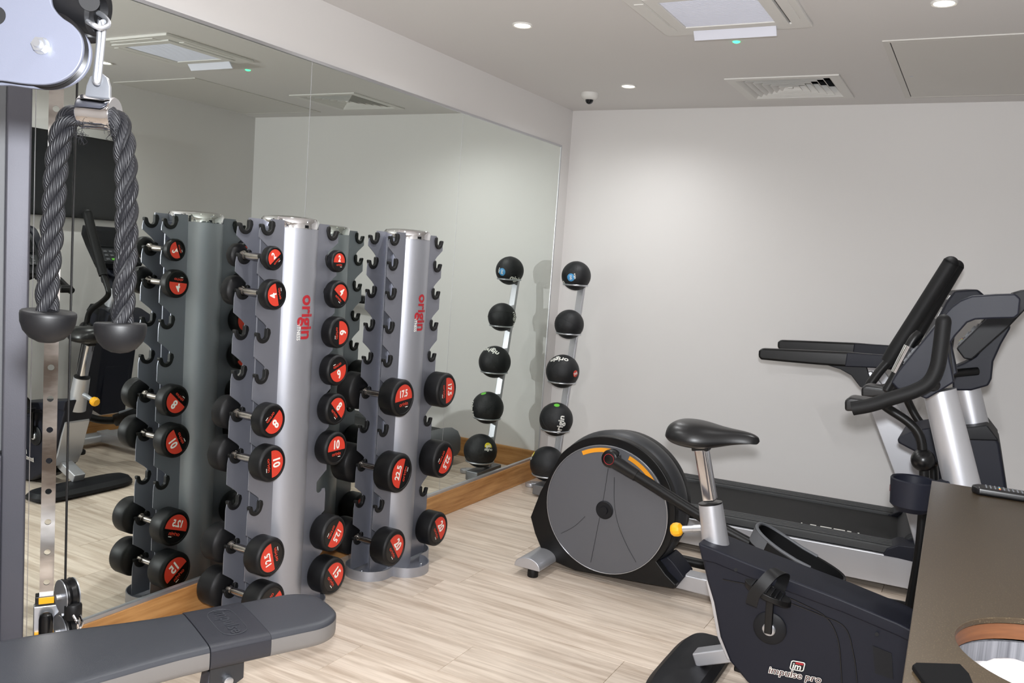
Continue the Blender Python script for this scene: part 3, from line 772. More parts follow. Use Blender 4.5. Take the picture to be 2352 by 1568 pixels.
part(hpl, 'hole', B().cyl(Qt(-8, 36, tp)-vd*.0006, Qt(-8, 36, tp)+vd*.0005, .0115), 'dark_gap')
ws = bc+vd*.013
part(t, 'head_pulley', B().lathe([(.006, -.0065), (.045, -.0065), (.048, -.005), (.041, 0), (.048, .005), (.045, .0065), (.006, .0065)], ws, vd, 40), 'black_gloss')
# black stop tube hanging by the plates
tA, tB = Qt(100, -12, 1.10), Qt(232, 28, 1.10)
ax_ = (tB-tA).normalized()
stb = part(t, 'stop_tube', B().lathe([(.012, -.03), (.024, -.01), (.031, .02), (.031, (tB-tA).length-.004), (.027, (tB-tA).length), (.017, (tB-tA).length), (.015, (tB-tA).length-.01)], tA, ax_, 32), 'rubber')
part(stb, 'set_screw', B().cyl(Qt(205, 2, 1.066), Qt(205, 2, 1.075), .012), 'dark_gap')
part(t, 'stop_bumper', B().rcyl(Qt(205, 60, 1.12), Qt(206, 95, 1.12), .0135, .005), 'rubber')
# ring and carabiner
rg_ = [Qt(x, y, q) for x, y, q in ((196, 46, 1.085), (212, 56, 1.075), (230, 64, 1.08), (246, 60, 1.09), (248, 50, 1.10), (238, 38, 1.105), (226, 30, 1.11))]
part(t, 'eye_ring', B().tube(crom(rg_, 6), .0035, 10), 'zinc')

# ------------------------------------------------------------------ rope with ball ends hanging from the machine
TR = 1.13
t = thing('triceps_rope', 'black twisted exercise rope with two round rubber ends, hanging at left', 'rope', Qt(225, 230, TR))
cbn = [(234, 46), (238, 58), (237, 80), (233, 120), (229, 160), (226, 185), (222, 190), (219, 180), (222, 150), (227, 100), (229, 60), (231, 47)]
part(t, 'carabiner', B().tube(crom([Qt(x, y, TR-.03+.012*(k/6 if k < 6 else (11-k)/6)) for k, (x, y) in enumerate(cbn)], 5), .0036, 10), 'zinc')
lug = [Qt(x, y, TR) for x, y in ((194, 222), (198, 196), (206, 176), (220, 167), (234, 168), (246, 178), (252, 198), (252, 228))]
part(t, 'lug', B().prism(lug, vd*.006), 'zinc', .001)
part(t, 'lug_hole', B().lathe([(.0085, -.0004), (.0062, -.0006), (.0062, .0066), (.0085, .0064)], Qt(223, 184, TR), vd, 24, close=False), 'zinc')
cA, cB = Qt(189, 256, TR+.008), Qt(265, 264, TR+.008)
cax = (cB-cA).normalized()
part(t, 'clamp', B().lathe([(.0215, 0), (.0225, .002), (.0215, .010), (.0215, (cB-cA).length-.010), (.0225, (cB-cA).length-.002), (.0215, (cB-cA).length)], cA, cax, 40), 'chrome')
def strands(path, name_r, R=.0071, r=.0078, pitch=.090, ph0=0):
    C = crom(path, 14); s_ = 0; out = [[], [], []]; prev = None; last = None
    acc = []
    for i, p in enumerate(C):
        d = (C[min(i+1, len(C)-1)]-C[max(i-1, 0)]).normalized()
        a = V(vd) if prev is None else prev; a = (a-d*a.dot(d)).normalized(); prev = a; c = d.cross(a)
        if last is not None: s_ += (p-last).length
        last = p; acc.append(s_)
        for k in range(3):
            q = ph0+2*PI*(k/3 + s_/pitch); out[k].append(p+(a*math.cos(q)+c*math.sin(q))*R)
    for k in range(3):
        b = B().tube(out[k], r, 12); me_uv = acc
        o_ = part(t, name_r, b, 'rope_yarn', ang=60)
        lay = o_.data.uv_layers.new(name='UVMap'); n = 12
        for pl in o_.data.polygons:
            for li in pl.loop_indices:
                vi = o_.data.loops[li].vertex_index; ring_, j = divmod(vi, n); lay.data[li].uv = (j/n, me_uv[min(ring_, len(me_uv)-1)])
Lp = [Qt(x, y, TR+.008) for x, y in ((215, 259), (180, 262), (154, 277), (140, 315), (130, 380), (124, 470), (117, 560), (110, 640), (108, 716))]
Rp = [Qt(x, y, TR+.008) for x, y in ((220, 260), (252, 264), (273, 282), (284, 320), (290, 400), (291, 500), (289, 600), (285, 680), (280, 745))]
strands(Lp, 'rope_strand'); strands(Rp, 'rope_strand', ph0=1)
for (x, y), rpx in (((112, 714), 60), ((277, 741), 57)):
    c_ = Qt(x, y, TR+.008); R = rpx*TR/FPX; zup = V((.06, .02, 1)).normalized() if x < 200 else V((-.05, .03, 1)).normalized()
    part(t, 'rope_end', B().lathe([(0, 0), (R*.93, 0), (R*.985, -R*.05), (R, -R*.16), (R*.97, -R*.45), (R*.85, -R*.78), (R*.62, -R*1.05), (R*.33, -R*1.20), (0, -R*1.25)], c_, zup, 40), 'rubber', ang=60)
random.seed(5)
for cx_, cy_, s_ in ((183, 300, 1), (258, 300, 1)):
    fz = B()
    for k in range(30):
        p0 = Qt(cx_+random.uniform(-9, 9), cy_+random.uniform(-16, 16), TR-.006); d = V((random.uniform(-1, 1), random.uniform(-1, 1), random.uniform(-1.4, .4)))*.005
        fz.tube(crom([p0, p0+d+V((random.uniform(-1, 1), random.uniform(-1, 1), random.uniform(-1, 1)))*.004, p0+d*1.8], 3), .00028, 4)
    o_ = part(t, 'frayed_yarn', fz, 'rope_yarn'); o_['kind'] = 'stuff'

# ------------------------------------------------------------------ counter with waste hole, remote control
ZC = 1.0; HC = V((2.752, .965, ZC)); HR = .148
t = thing('counter', 'bronze speckled counter with a round waste hole at the lower right', 'counter', V((2.75, 1.2, 0)))
def slab_with_hole(b, poly, z0, z1, r):
    n = 64; ring_ = [(HC.x+r*math.cos(2*PI*k/n), HC.y+r*math.sin(2*PI*k/n)) for k in range(n)]
    outer = []
    for k in range(n):
        d = V((math.cos(2*PI*k/n), math.sin(2*PI*k/n))); best = 9
        for i in range(len(poly)):
            p, q = V(poly[i]), V(poly[(i+1) % len(poly)]); e = q-p; den = d.x*e.y-d.y*e.x
            if abs(den) < 1e-9: continue
            w_ = p-HC.xy; tt = (w_.x*e.y-w_.y*e.x)/den; uu = (w_.x*d.y-w_.y*d.x)/den
            if tt > 0 and -1e-6 <= uu <= 1+1e-6: best = min(best, tt)
        outer.append((HC.x+d.x*best, HC.y+d.y*best))
    for c in poly:          # snap nearest outer sample onto each corner
        i = min(range(n), key=lambda k: abs(((math.atan2(c[1]-HC.y, c[0]-HC.x)-2*PI*k/n+PI) % (2*PI))-PI)); outer[i] = c
    vs = []
    for z in (z0, z1):
        vs += [(x, y, z) for x, y in outer] + [(x, y, z) for x, y in ring_]
    fs = []
    for k in range(n):
        j = (k+1) % n
        fs += [(j, k, n+k, n+j), (2*n+k, 2*n+j, 3*n+j, 3*n+k), (k, j, 2*n+j, 2*n+k), (n+j, n+k, 3*n+k, 3*n+j)]
    return b.add(vs, fs)
CP = [(2.520, 2.035), (2.968, 2.046), (2.968, .25), (2.563, .25)]
part(t, 'countertop', slab_with_hole(B(), CP, ZC-.010, ZC, HR), 'bronze_laminate', .002)
CP2 = [(2.528, 2.027), (2.966, 2.038), (2.966, .26), (2.571, .26)]
part(t, 'core_board', slab_with_hole(B(), CP2, ZC-.034, ZC-.0102, HR+.001), 'core_wood')
for nm, poly in (('side_panel', [(2.545, 2.01), (2.563, 2.01), (2.60, .29), (2.582, .29)]), ('end_panel', [(2.545, 2.012), (2.966, 2.022), (2.966, 2.004), (2.545, 1.994)]), ('end_panel', [(2.585, .30), (2.966, .30), (2.966, .282), (2.585, .282)])):
    part(t, nm, B().prism([(x, y, .0) for x, y in poly], (0, 0, ZC-.0345)), 'grey_wood')
part(t, 'chute', B().lathe([(HR+.006, -.30), (HR+.006, -.0405), (HR+.012, -.0405), (HR+.012, -.30)], (HC.x, HC.y, ZC), n=64, close=False), 'grey_wood')
# white liner bag bulging up in the hole
secs = []; random.seed(11); K = 40
for j in range(8):
    rr = HR*[.99, .985, .96, .90, .78, .58, .34, .1][j]; z = ZC + [-.62, -.12, -.078, -.060, -.050, -.047, -.050, -.055][j]
    secs.append([V((HC.x+rr*math.cos(2*PI*k/K)*(1+random.uniform(-.012, 0)), HC.y+rr*math.sin(2*PI*k/K)*(1+random.uniform(-.012, 0)), z+random.uniform(-.005, .005)*(1 if j > 1 else 0))) for k in range(K)])
single('bin_liner', B().loft(secs), 'bag_white', 'white plastic bin liner inside the counter hole', 'bag', (HC.x, HC.y, ZC-.62), ang=180)
# remote control on the far edge
rc0 = Qz(2232, 1121, ZC+.010); rd = V((1, .06, 0)).normalized(); rn = V((-rd.y, rd.x, 0))
t = thing('remote_control', 'black remote control lying at the far edge of the counter', 'remote control', V((rc0.x, rc0.y, ZC)))
def rp(a, c, z): return V((rc0.x, rc0.y, ZC)) + rd*a + rn*c + V((0, 0, z))
part(t, 'body', B().prism([rp(.0, -.004, 0), rp(.012, -.022, 0), rp(.175, -.024, 0), rp(.19, -.016, 0), rp(.19, .020, 0), rp(.175, .026, 0), rp(.012, .024, 0), rp(.0, .008, 0)], (0, 0, .020)), 'black_gloss', .006)
kb = B(); kc = [B(), B(), B()]
for i in range(15):
    for j in range(4):
        q = (kc[(j) % 3] if i == 3 and j < 3 else kb); q.beam(rp(.030+.0095*i-.0016, -.013+.009*j, .0206), rp(.030+.0095*i+.0016, -.013+.009*j, .0206), .003, .0016, (rn.x, rn.y, 0))
o_ = part(t, 'buttons', kb, 'grey_plastic'); o_['kind'] = 'stuff'
for q, mm in zip(kc, ('red_label', 'yellow_label', 'blue_label')): part(t, 'colour_button', q, mm)
# black wedge-shaped item at the near edge
wd_ = [Qz(x, y, ZC) for x, y in ((2094, 1540), (2102, 1534), (2204, 1537), (2225, 1560), (2245, 1610), (2190, 1640), (2130, 1590))]
single('black_case', B().prism([p+V((0,0,.0005)) for p in wd_], (0, 0, .008)), 'matte_black', 'glossy black flat case with a pointed corner on the counter, at the bottom edge', 'case', V((wd_[0].x, wd_[0].y, ZC)), .002)

# ------------------------------------------------------------------ exercise bike (stands along X, its middle at BY)
BY = 2.655; NY, FY = 2.56, 2.75
t = thing('exercise_bike', 'upright exercise bike with black saddle and yellow seat knob, in front', 'exercise bike', V((2.1, BY, 0)))
def poly(pts, Y): return [Q(x, y, Y) for x, y in pts]
def xz(pts, Y): return [V((x, Y, z)) for x, z in pts]
# housing: side profile given on the near face
top_edge = [(1607, 1262), (1640, 1280), (1707, 1309), (1804, 1345), (1934, 1394), (2063, 1449), (2160, 1500)]
low = [(2160, 1500), (2180, 1560), (2175, 1640), (2090, 1680), (1900, 1680), (1780, 1625), (1713, 1567), (1674, 1520), (1652, 1465), (1637, 1385), (1622, 1335), (1614, 1300)]
sh = poly(top_edge + low[1:], NY)
hs = part(t, 'housing', B().prism([p+V((0, .004, 0)) for p in sh], (0, FY-NY-.008, 0)), 'navy_plastic', .012)
capb = poly([(1603, 1248), (1640, 1262), (1707, 1290), (1804, 1328), (1934, 1378), (2063, 1432), (2160, 1482), (2160, 1512), (2063, 1464), (1934, 1409), (1804, 1360), (1707, 1324), (1640, 1296), (1612, 1290)], NY)
cv = part(t, 'top_cover', B().prism([p+V((0, -.004, .004)) for p in capb], (0, FY-NY+.008, 0)), 'navy_plastic', .008)
part(cv, 'screw', B().cyl(Q(1690, 1308, NY-.006), Q(1690, 1308, NY+.002), .006, n=12), 'dark_gap')
part(cv, 'screw', B().cyl(Q(2014, 1456, NY-.006), Q(2014, 1456, NY+.002), .006, n=12), 'dark_gap')
inset = crom(poly([(1660, 1330), (1760, 1352), (1850, 1390), (1900, 1420), (1925, 1470), (1932, 1540), (1935, 1600)], NY+.003), 6)
part(hs, 'groove', B().tube(inset, .0022, 6), 'black_gloss')
inset = crom(poly([(1790, 1375), (1880, 1410), (1940, 1440), (1960, 1500), (1968, 1560), (1970, 1620)], NY+.003), 6)
part(hs, 'groove', B().tube(inset, .0022, 6), 'black_gloss')
vn = poly([(2004, 1482), (2048, 1500), (2052, 1560), (2010, 1545)], NY+.002)
part(hs, 'vent_mesh', B().prism([p+V((0, -.001, 0)) for p in vn], (0, .004, 0)), 'dark_plastic')
part(hs, 'rear_trim', B().prism([p+V((0, .02, 0)) for p in poly([(1621, 1332), (1637, 1385), (1654, 1465), (1676, 1522), (1666, 1518), (1644, 1466), (1630, 1390), (1618, 1340)], NY)], (0, FY-NY-.04, 0)), 'silver_paint', .002)
# crank, pedal with strap
cc = Q(1768, 1442, NY)
cd_ = part(t, 'crank_disc', B().lathe([(.056, .003), (.056, -.002), (.050, -.006), (.0, -.006)], cc, (0, 1, 0), 40), 'dark_plastic')
part(cd_, 'crank_hub', B().lathe([(.022, 0), (.022, -.012), (.016, -.016), (0, -.016)], cc+V((0, -.004, 0)), (0, 1, 0), 24), 'zinc')
pv = Q(1766, 1352, NY-.06)
cr_ = part(t, 'crank_arm', B().beam(cc+V((0, -.022, -.012)), V((pv.x, NY-.024, pv.z)), .014, .026, (0, 1, 0)), 'black_paint', .004)
pdl = part(t, 'pedal', B().prism([pv+V((x, y, z)) for x, y, z in [(.078*math.cos(a)*(1 if math.cos(a) > 0 else 1), .047*math.sin(a)-.012, -.022*math.cos(a)*.9) for a in [2*PI*k/28 for k in range(28)]]], (0, 0, -.020)), 'black_paint', .003)
for k in range(-3, 4):
    part(pdl, 'tread_bar', B().beam(pv+V((k*.016, -.050, .002-k*.016*.26)), pv+V((k*.016, .026, .002-k*.016*.26)), .005, .005, (1, 0, 0)), 'dark_plastic')
stp_ = crom([pv+V((-.040, -.062, -.045)), pv+V((-.032, -.066, -.005)), pv+V((-.012, -.064, .030)), pv+V((.012, -.045, .066)), pv+V((.030, -.01, .072)), pv+V((.040, .025, .055)), pv+V((.034, .040, .02)), pv+V((.026, .042, -.01))], 5)
sb_ = B(); secs = []
for i, p in enumerate(stp_):
    d = (stp_[min(i+1, len(stp_)-1)]-stp_[max(i-1, 0)]).normalized(); wv_ = V((1, 0, -.25)); wv_ = (wv_-d*wv_.dot(d)).normalized(); n_ = d.cross(wv_)
    secs.append([p+wv_*.019+n_*.0017, p-wv_*.019+n_*.0017, p-wv_*.019-n_*.0017, p+wv_*.019-n_*.0017])
part(pdl, 'strap', sb_.loft(secs), 'rubber', ang=30)
part(t, 'pedal', B().prism([V((pv.x+.03, FY+.075, cc.z-.13))+V((.075*math.cos(a), .047*math.sin(a), 0)) for a in [2*PI*k/24 for k in range(24)]], (0, 0, -.02)), 'black_paint', .003)
part(t, 'crank_arm', B().beam(V((cc.x, FY+.018, cc.z)), V((pv.x+.03, FY+.022, cc.z-.14)), .014, .026, (0, 1, 0)), 'black_paint', .004)
# emblem and lettering
lg = Q(1832, 1528, NY+.003); ux = (Q(1890, 1541, NY)-Q(1770, 1518, NY)).normalized(); uz = V((-ux.z*-1*0+.12, 0, 1)).normalized()
def lm(u, v, lift=.0): return lg + ux*u + uz*v + V((0, -.0035-lift, 0))
def rrect(w_, h_, r): return [(sx*(w_/2-r)+r*math.cos(a), sy*(h_/2-r)+r*math.sin(a)) for sx, sy, a0 in ((1, 1, 0), (-1, 1, 90), (-1, -1, 180), (1, -1, 270)) for a in [math.radians(a0+22.5*k) for k in range(5)]]
part(hs, 'emblem', B().add([lm(u, v) for u, v in rrect(.046, .034, .007)], [tuple(range(20))]), 'white_print', flat=True)
part(hs, 'emblem_field', B().add([lm(u, v, .0006) for u, v in rrect(.040, .028, .005)], [tuple(range(20))]), 'black_gloss', flat=True)
part(hs, 'emblem_bar', B().add([lm(u+.005, v+.0095, .0009) for u, v in rrect(.026, .007, .002)], [tuple(range(20))]), 'red_print', flat=True)
part(hs, 'emblem_letters', put_text(B(), 'im', .030, lambda u, v: lm(u-.001, v-.002, .0012), .02), 'white_print', flat=True)
part(hs, 'lettering_outline', put_text(B(), 'impulse pro', .034, lambda u, v: lm(u-.001, v-.036-(.0), .0004), .055, 1.06), 'white_print', flat=True)
part(hs, 'lettering', put_text(B(), 'impulse pro', .034, lambda u, v: lm(u-.001, v-.036, .0010), .004, 1.06), 'maroon_print', flat=True)
# seat post, sleeve, knob
p0, p1 = Q(1647, 1272, BY), Q(1632, 1157, BY)
sl = part(t, 'seat_sleeve', B().lathe([(.050, -.01), (.046, (p1-p0).length*.5), (.043, (p1-p0).length), (.036, (p1-p0).length+.001)], p0, p1-p0, 40), 'silver_paint')
part(sl, 'sleeve_rim', B().cyl(p1-(p1-p0).normalized()*.002, p1+(p1-p0).normalized()*.006, .0425, n=40), 'black_gloss')
q0, q1 = Q(1632, 1150, BY), Q(1611, 1028, BY)
part(t, 'seat_post', B().beam(q0, q1, .050, .046, (0, 1, 0)), 'chrome', .008)
k0, k1 = Q(1612, 1213, BY), Q(1569, 1215, BY)
kn = part(t, 'knob_shaft', B().lathe([(.014, 0), (.014, .03), (.0125, .031), (.0125, (k1-k0).length)], k0, k1-k0, 24), 'zinc')
kd = (k1-k0).normalized()
part(kn, 'knob', B().lathe([(.009, -.002), (.015, .001), (.0235, .008), (.0265, .020), (.025, .032), (.019, .041), (.0, .043)], k1+kd*.003, kd, 12), 'yellow_plastic', ang=25)
# saddle
SX = [Q(x, 1000, BY).x for x in (1538, 1546, 1562, 1590, 1620, 1650, 1680, 1710, 1735, 1747)]
HW = [.055, .090, .112, .122, .116, .090, .060, .042, .032, .012]
ZTp = [.920, .938, .950, .953, .950, .943, .941, .940, .934, .922]
ZB = [.895, .874, .862, .857, .858, .868, .884, .895, .901, .908]
secs = []
for X, w_, zt, zb in zip(SX, HW, ZTp, ZB):
    prf = []
    for k in range(20):
        a = 2*PI*k/20; c, s_ = math.cos(a), math.sin(a)
        yy_ = w_*math.copysign(abs(c)**.75, c); zz_ = (zt+zb)/2 + (zt-zb)/2*math.copysign(abs(s_)**.7, s_)
        prf.append(V((X, BY-.005+yy_, zz_-.016*(1 if s_ > 0 else .3)*(abs(c)**3))))
    secs.append(prf)
sd = part(t, 'saddle', B().loft(secs), 'seat_vinyl', ang=80)
md = sd.modifiers.new('sub', 'SUBSURF'); md.levels = 1; md.render_levels = 2
part(t, 'saddle_clamp', B().beam(Q(1611, 1034, BY), Q(1610, 1012, BY), .05, .06, (0, 1, 0)), 'black_paint', .004)
# mast, bottle holder, console, handlebars
m0, m1 = Q(2252, 1290, BY), Q(2158, 897, BY)
part(t, 'mast', B().cyl(m0, m1, .057, .049, 40), 'silver_paint')
bh = V((m1+(m0-m1)*.62)); hb0 = Q(2092, 1194, 2.50); hb1 = Q(2092, 1112, 2.50)
hc = V((hb1.x+.005, 2.575, 0))
cup = part(t, 'bottle_holder', B().lathe([(.045, hb0.z+.012), (.064, hb0.z+.03), (.070, hb1.z), (.067, hb1.z+.004), (.061, hb1.z), (.057, hb0.z+.04), (.0, hb0.z+.035)], hc, (0,0,1), 40), 'navy_plastic', ang=30)
part(cup, 'holder_arm', B().beam(hc+V((.03, .03, hb0.z+.045)), V((m1+(m0-m1)*.55)), .07, .05, (0, 0, 1)), 'navy_plastic', .006)
part(cup, 'badge', B().beam(hc+V((-.0655, -.012, hb1.z-.045)), hc+V((-.0665, -.012, hb1.z-.025)), .003, .010, (1, 0, 0)), 'maroon_print')
con = [(2046, 878), (2062, 852), (2110, 793), (2165, 726), (2184, 705), (2206, 689), (2232, 679), (2290, 675), (2332, 674), (2345, 686), (2341, 722), (2330, 731), (2280, 732), (2240, 734), (2222, 741), (2195, 771), (2177, 797), (2180, 818), (2187, 850), (2192, 878), (2160, 898), (2128, 917), (2108, 908), (2060, 893)]
CN, CF = 2.47, 2.84
for nm, ya, yb2 in (('console_side', CN, CN+.045), ('console_side', CF-.045, CF)):
    part(t, nm, B().prism(poly(con, CN) if ya == CN else [p+V((0, ya-CN, 0)) for p in poly(con, CN)], (0, yb2-ya, 0)), 'navy_plastic', .006)
mid = [(2052, 874), (2066, 853), (2112, 796), (2166, 731), (2186, 712), (2215, 700), (2190, 765), (2174, 800), (2178, 850), (2182, 874), (2128, 908), (2070, 888)]
cm_ = part(t, 'console_body', B().prism([p+V((0, .044, 0)) for p in poly(mid, CN)], (0, CF-CN-.088, 0)), 'dark_plastic', .004)
a0, a1 = Q(2066, 851, CN), Q(2166, 729, CN); dd = (a1-a0); nn = V((-dd.z, 0, dd.x)).normalized()
nn = nn if nn.x < 0 else -nn
for f0, f1, mm, nm in ((.08, .42, 'graphite', 'keypad'), (.50, .93, 'screen_black', 'display')):
    pA, pB = a0+dd*f0, a0+dd*f1
    pn = part(cm_, nm, B().prism([V((pA.x, CN+.07, pA.z))+nn*.001, V((pA.x, CF-.07, pA.z))+nn*.001, V((pB.x, CF-.07, pB.z))+nn*.001, V((pB.x, CN+.07, pB.z))+nn*.001], nn*.006), mm)
kbn = B()
for i in range(3):
    for j in range(6):
        c0 = a0+dd*(.14+.09*i); yk = CN+.10+.034*j; kbn.beam(V((c0.x, yk-.009, c0.z))+nn*.009, V((c0.x, yk+.009, c0.z))+nn*.009, .014, .004, tuple(dd.normalized()))
o_ = part(cm_, 'keys', kbn, 'grey_plastic')
for nm, Yh, sgn in (('handlebar', 2.41, 1), ('handlebar', 2.92, -1)):
    if sgn == 1: pts = [Q(x, y, Yh) for x, y in ((1958, 938), (2000, 930), (2050, 914), (2100, 898), (2134, 878), (2152, 845), (2160, 800), (2167, 738))]
    else: pts = [V((p.x, 2*BY-p.y+.0, p.z)) for p in [Q(x, y, 2.41) for x, y in ((1958, 938), (2000, 930), (2050, 914), (2100, 898), (2134, 878), (2152, 845), (2160, 800), (2167, 738))]]
    hb = part(t, nm, B().tube(crom(pts, 6), .0215, 18), 'foam_grip')
    e_ = pts[0]
    part(hb, 'bar_end', B().sphere(pts[-1], .0212, 18, 10), 'foam_grip')
    part(hb, 'elbow_pad', B().rcyl(e_+V((-.008, .01*sgn, .004)), e_+V((-.002, .045*sgn, .05)), .03, .008, 24) if False else B().prism([e_+V((-.022, 0, -.012)), e_+V((-.026, 0, .022)), e_+V((-.012, 0, .034)), e_+V((.075, 0, .034)), e_+V((.088, 0, .026)), e_+V((.080, 0, .010)), e_+V((.02, 0, -.006))], (0, .085*sgn, 0)), 'seat_vinyl', .008)
    cx2 = V(pts[3]); tgt = V((Q(2130, 880, BY).x, BY-.09*sgn, Q(2130, 890, BY).z))
    part(hb, 'bar_root', B().tube(crom([pts[4], pts[4]+V((.01, .07*sgn, -.015)), tgt], 6), .019, 14), 'foam_grip')
pg0, pg1 = Q(2056, 862, 2.62), Q(2094, 786, 2.62)
pg = part(t, 'pulse_bar', B().tube(crom([pg0+V((-.02, 0, -.05)), pg0, pg1, pg1+V((.02, .01, .03))], 5), .015, 14), 'black_paint')
part(pg, 'pulse_plate', B().cyl(Q(2058, 856, 2.615), Q(2089, 795, 2.615), .0165, n=20), 'chrome')
# base
rs = V((1.78, BY, 0))
foot = []
for k in range(44):
    a = 2*PI*k/44; c, s_ = math.cos(a), math.sin(a); foot.append(V((rs.x+.105*math.copysign(abs(c)**.6, c), BY+.30*math.copysign(abs(s_)**.45, s_), .012)))
ft = part(t, 'rear_foot', B().loft([foot, [V((p.x+(rs.x-p.x)*.02, p.y, .030)) for p in foot], [V((p.x+(rs.x-p.x)*.25, BY+(p.y-BY)*.95, .052)) for p in foot], [V((p.x+(rs.x-p.x)*.6, BY+(p.y-BY)*.88, .060)) for p in foot]]), 'dark_plastic', ang=30)
part(t, 'front_foot', B().box((2.66, BY-.28, .01), (2.78, BY+.28, .06)), 'dark_plastic', .015)
part(t, 'rear_strut', B().beam(V((1.80, BY, .075)), V((2.02, BY, .17)), .07, .05, (0, 1, 0)), 'silver_paint', .006)
part(t, 'frame_beam', B().beam(V((1.95, BY, .12)), V((2.72, BY, .07)), .10, .07, (0, 1, 0)), 'black_paint', .006)
part(t, 'front_housing', B().prism([V((x, NY+.02, z)) for x, z in ((2.42, .10), (2.74, .07), (2.76, .30), (2.74, .55), (2.66, .70), (2.60, .70), (2.50, .46))], (0, FY-NY-.04, 0)), 'navy_plastic', .012)
for xf in (1.78, 2.72):
    for sg in (-1, 1): part(ft, 'levelling_foot', B().rcyl((xf, BY+sg*.24, 0), (xf, BY+sg*.24, .02), .02, .003), 'rubber')

# ------------------------------------------------------------------ elliptical trainer (along X, its middle at EY)
EY = 3.43; DY = 3.30
t = thing('elliptical_trainer', 'black elliptical trainer with a large grey disc and orange arcs', 'elliptical trainer', V((1.6, EY, 0)))
dc = Q(1390, 1170, DY); DR = .303
hpx = [(1374, 1012), (1330, 1022), (1290, 1050), (1262, 1085), (1240, 1130), (1218, 1187), (1228, 1225), (1243, 1262), (1275, 1290), (1320, 1310), (1400, 1325), (1480, 1340), (1548, 1352), (1553, 1344), (1528, 1318), (1502, 1292), (1522, 1268), (1543, 1218), (1546, 1170), (1531, 1112), (1500, 1062), (1455, 1026), (1410, 1013)]
hc0 = V((dc.x+.004, DY+.012, dc.z+.012))
arc = [hc0+V((.332*math.cos(math.radians(a)), 0, .332*math.sin(math.radians(a)))) for a in range(-38, 146, 4)]
hn = poly(hpx[4:15], DY+.012) + arc
sh2 = part(t, 'side_shell', B().prism(hn, (0, .05, 0)), 'black_paint', .006)
part(t, 'side_shell', B().prism([V((p.x, 2*EY-p.y-.05, p.z)) for p in hn], (0, .05, 0)), 'black_paint', .006)
part(t, 'drum', B().lathe([(.30, .05), (.326, .058), (.342, .09), (.347, .13), (.342, .17), (.326, .202), (.30, .21)], V((dc.x+.004, DY, dc.z+.012)), (0, 1, 0), 72), 'graphite', ang=60)
ds = part(t, 'disc', B().lathe([(DR, .012), (DR, .002), (DR-.004, -.001), (.25, -.003), (.06, -.006), (0, -.006)], dc, (0, 1, 0), 72), 'disc_grey', ang=30)
part(ds, 'disc_rim', B().tube([dc+V((DR*math.cos(a), -.001, DR*math.sin(a))) for a in [2*PI*k/72 for k in range(72)]], .0022, 6, True), 'zinc')
part(ds, 'hub_cap', B().lathe([(.043, -.004), (.043, -.010), (.038, -.014), (.02, -.014), (.018, -.020), (0, -.020)], dc, (0, 1, 0), 32), 'dark_plastic', ang=30)
for d0, d1 in ((119, 86), (70, 33)):
    b = B(); n = 16; vs = []
    for k in range(n+1):
        a = math.radians(d0+(d1-d0)*k/n)
        for r in (.272, .292): vs.append(dc+V((r*math.cos(a), -.0035, r*math.sin(a))))
    b.add(vs, [(2*k, 2*k+1, 2*k+3, 2*k+2) for k in range(n)]); part(ds, 'orange_arc', b, 'orange_label', flat=True)
for L_ in ([(1398, 1075), (1388, 1140), (1374, 1210), (1362, 1270), (1358, 1290)], [(1412, 1095), (1412, 1150), (1420, 1200), (1440, 1250), (1462, 1290)], [(1290, 1224), (1320, 1208), (1345, 1185)]):
    part(ds, 'groove', B().tube(crom([V((p.x, DY-.0065, p.z)) for p in poly(L_, DY)], 6), .0011, 5), 'graphite')
part(t, 'tail', B().prism(poly([(1500, 1292), (1532, 1278), (1545, 1290), (1572, 1326), (1566, 1332), (1550, 1352), (1530, 1320)], EY-.07), (0, .14, 0)), 'navy_plastic', .006)
rl0 = V((1.38, EY, .068))
part(t, 'rail', B().box((1.38, EY-.045, .03), (2.68, EY+.045, .105)), 'silver_paint', .008)
# rear stabiliser
prof = [(-.068*math.cos(math.radians(180*k/14)), .040+.052*math.sin(math.radians(180*k/14))**.8) for k in range(15)]
sx_ = .835
stb_ = part(t, 'rear_stabiliser', B().prism([(sx_+a, 3.135, z) for a, z in prof], (0, .59, 0)), 'silver_paint', .004)
for yq in (3.165, 3.69): part(stb_, 'rubber_foot', B().rcyl((sx_+.02, yq, 0), (sx_+.02, yq, .042), .026, .003), 'rubber')
stf = part(t, 'front_stabiliser', B().box((2.62, 3.14, .03), (2.73, 3.72, .085)), 'silver_paint', .015)
for yq in (3.18, 3.68): part(stf, 'rubber_foot', B().rcyl((2.675, yq, 0), (2.675, yq, .032), .026, .003), 'rubber')
# cranks and pedal links
ck = Q(1402, 1053, DY-.07); pk = ck
cka = part(t, 'crank_knob', B().lathe([(.026, .055), (.040, .05), (.042, .012), (.038, 0), (.028, -.004), (0, -.004)], V((ck.x, DY-.085, ck.z)), (0, 1, 0), 32), 'black_gloss', ang=40)
part(cka, 'knob_ring', B().tube([V((ck.x+.024*math.cos(a), DY-.0895, ck.z+.024*math.sin(a))) for a in [2*PI*k/32 for k in range(32)]], .0013, 6, True), 'red_print')
LY = DY-.075
link_end = Q(2088, 1398, 3.14)
lk0 = V((ck.x, LY, ck.z)); lk1 = Q(1612, 1186, LY); lk2 = Q(1750, 1262, LY)
part(t, 'pedal_link', B().tube(crom([lk0+(lk1-lk0)*.1, lk0+(lk1-lk0)*.5, lk1, lk2, Q(1950, 1362, 3.16), link_end], 6), .024, 18), 'black_paint')
part(t, 'link_collar', B().cyl(lk0+(lk1-lk0)*.06, lk0+(lk1-lk0)*.30, .031, .027, 24), 'black_gloss')
lf0 = Q(1530, 1277, 3.66); lf1 = Q(2074, 1398, 3.66)
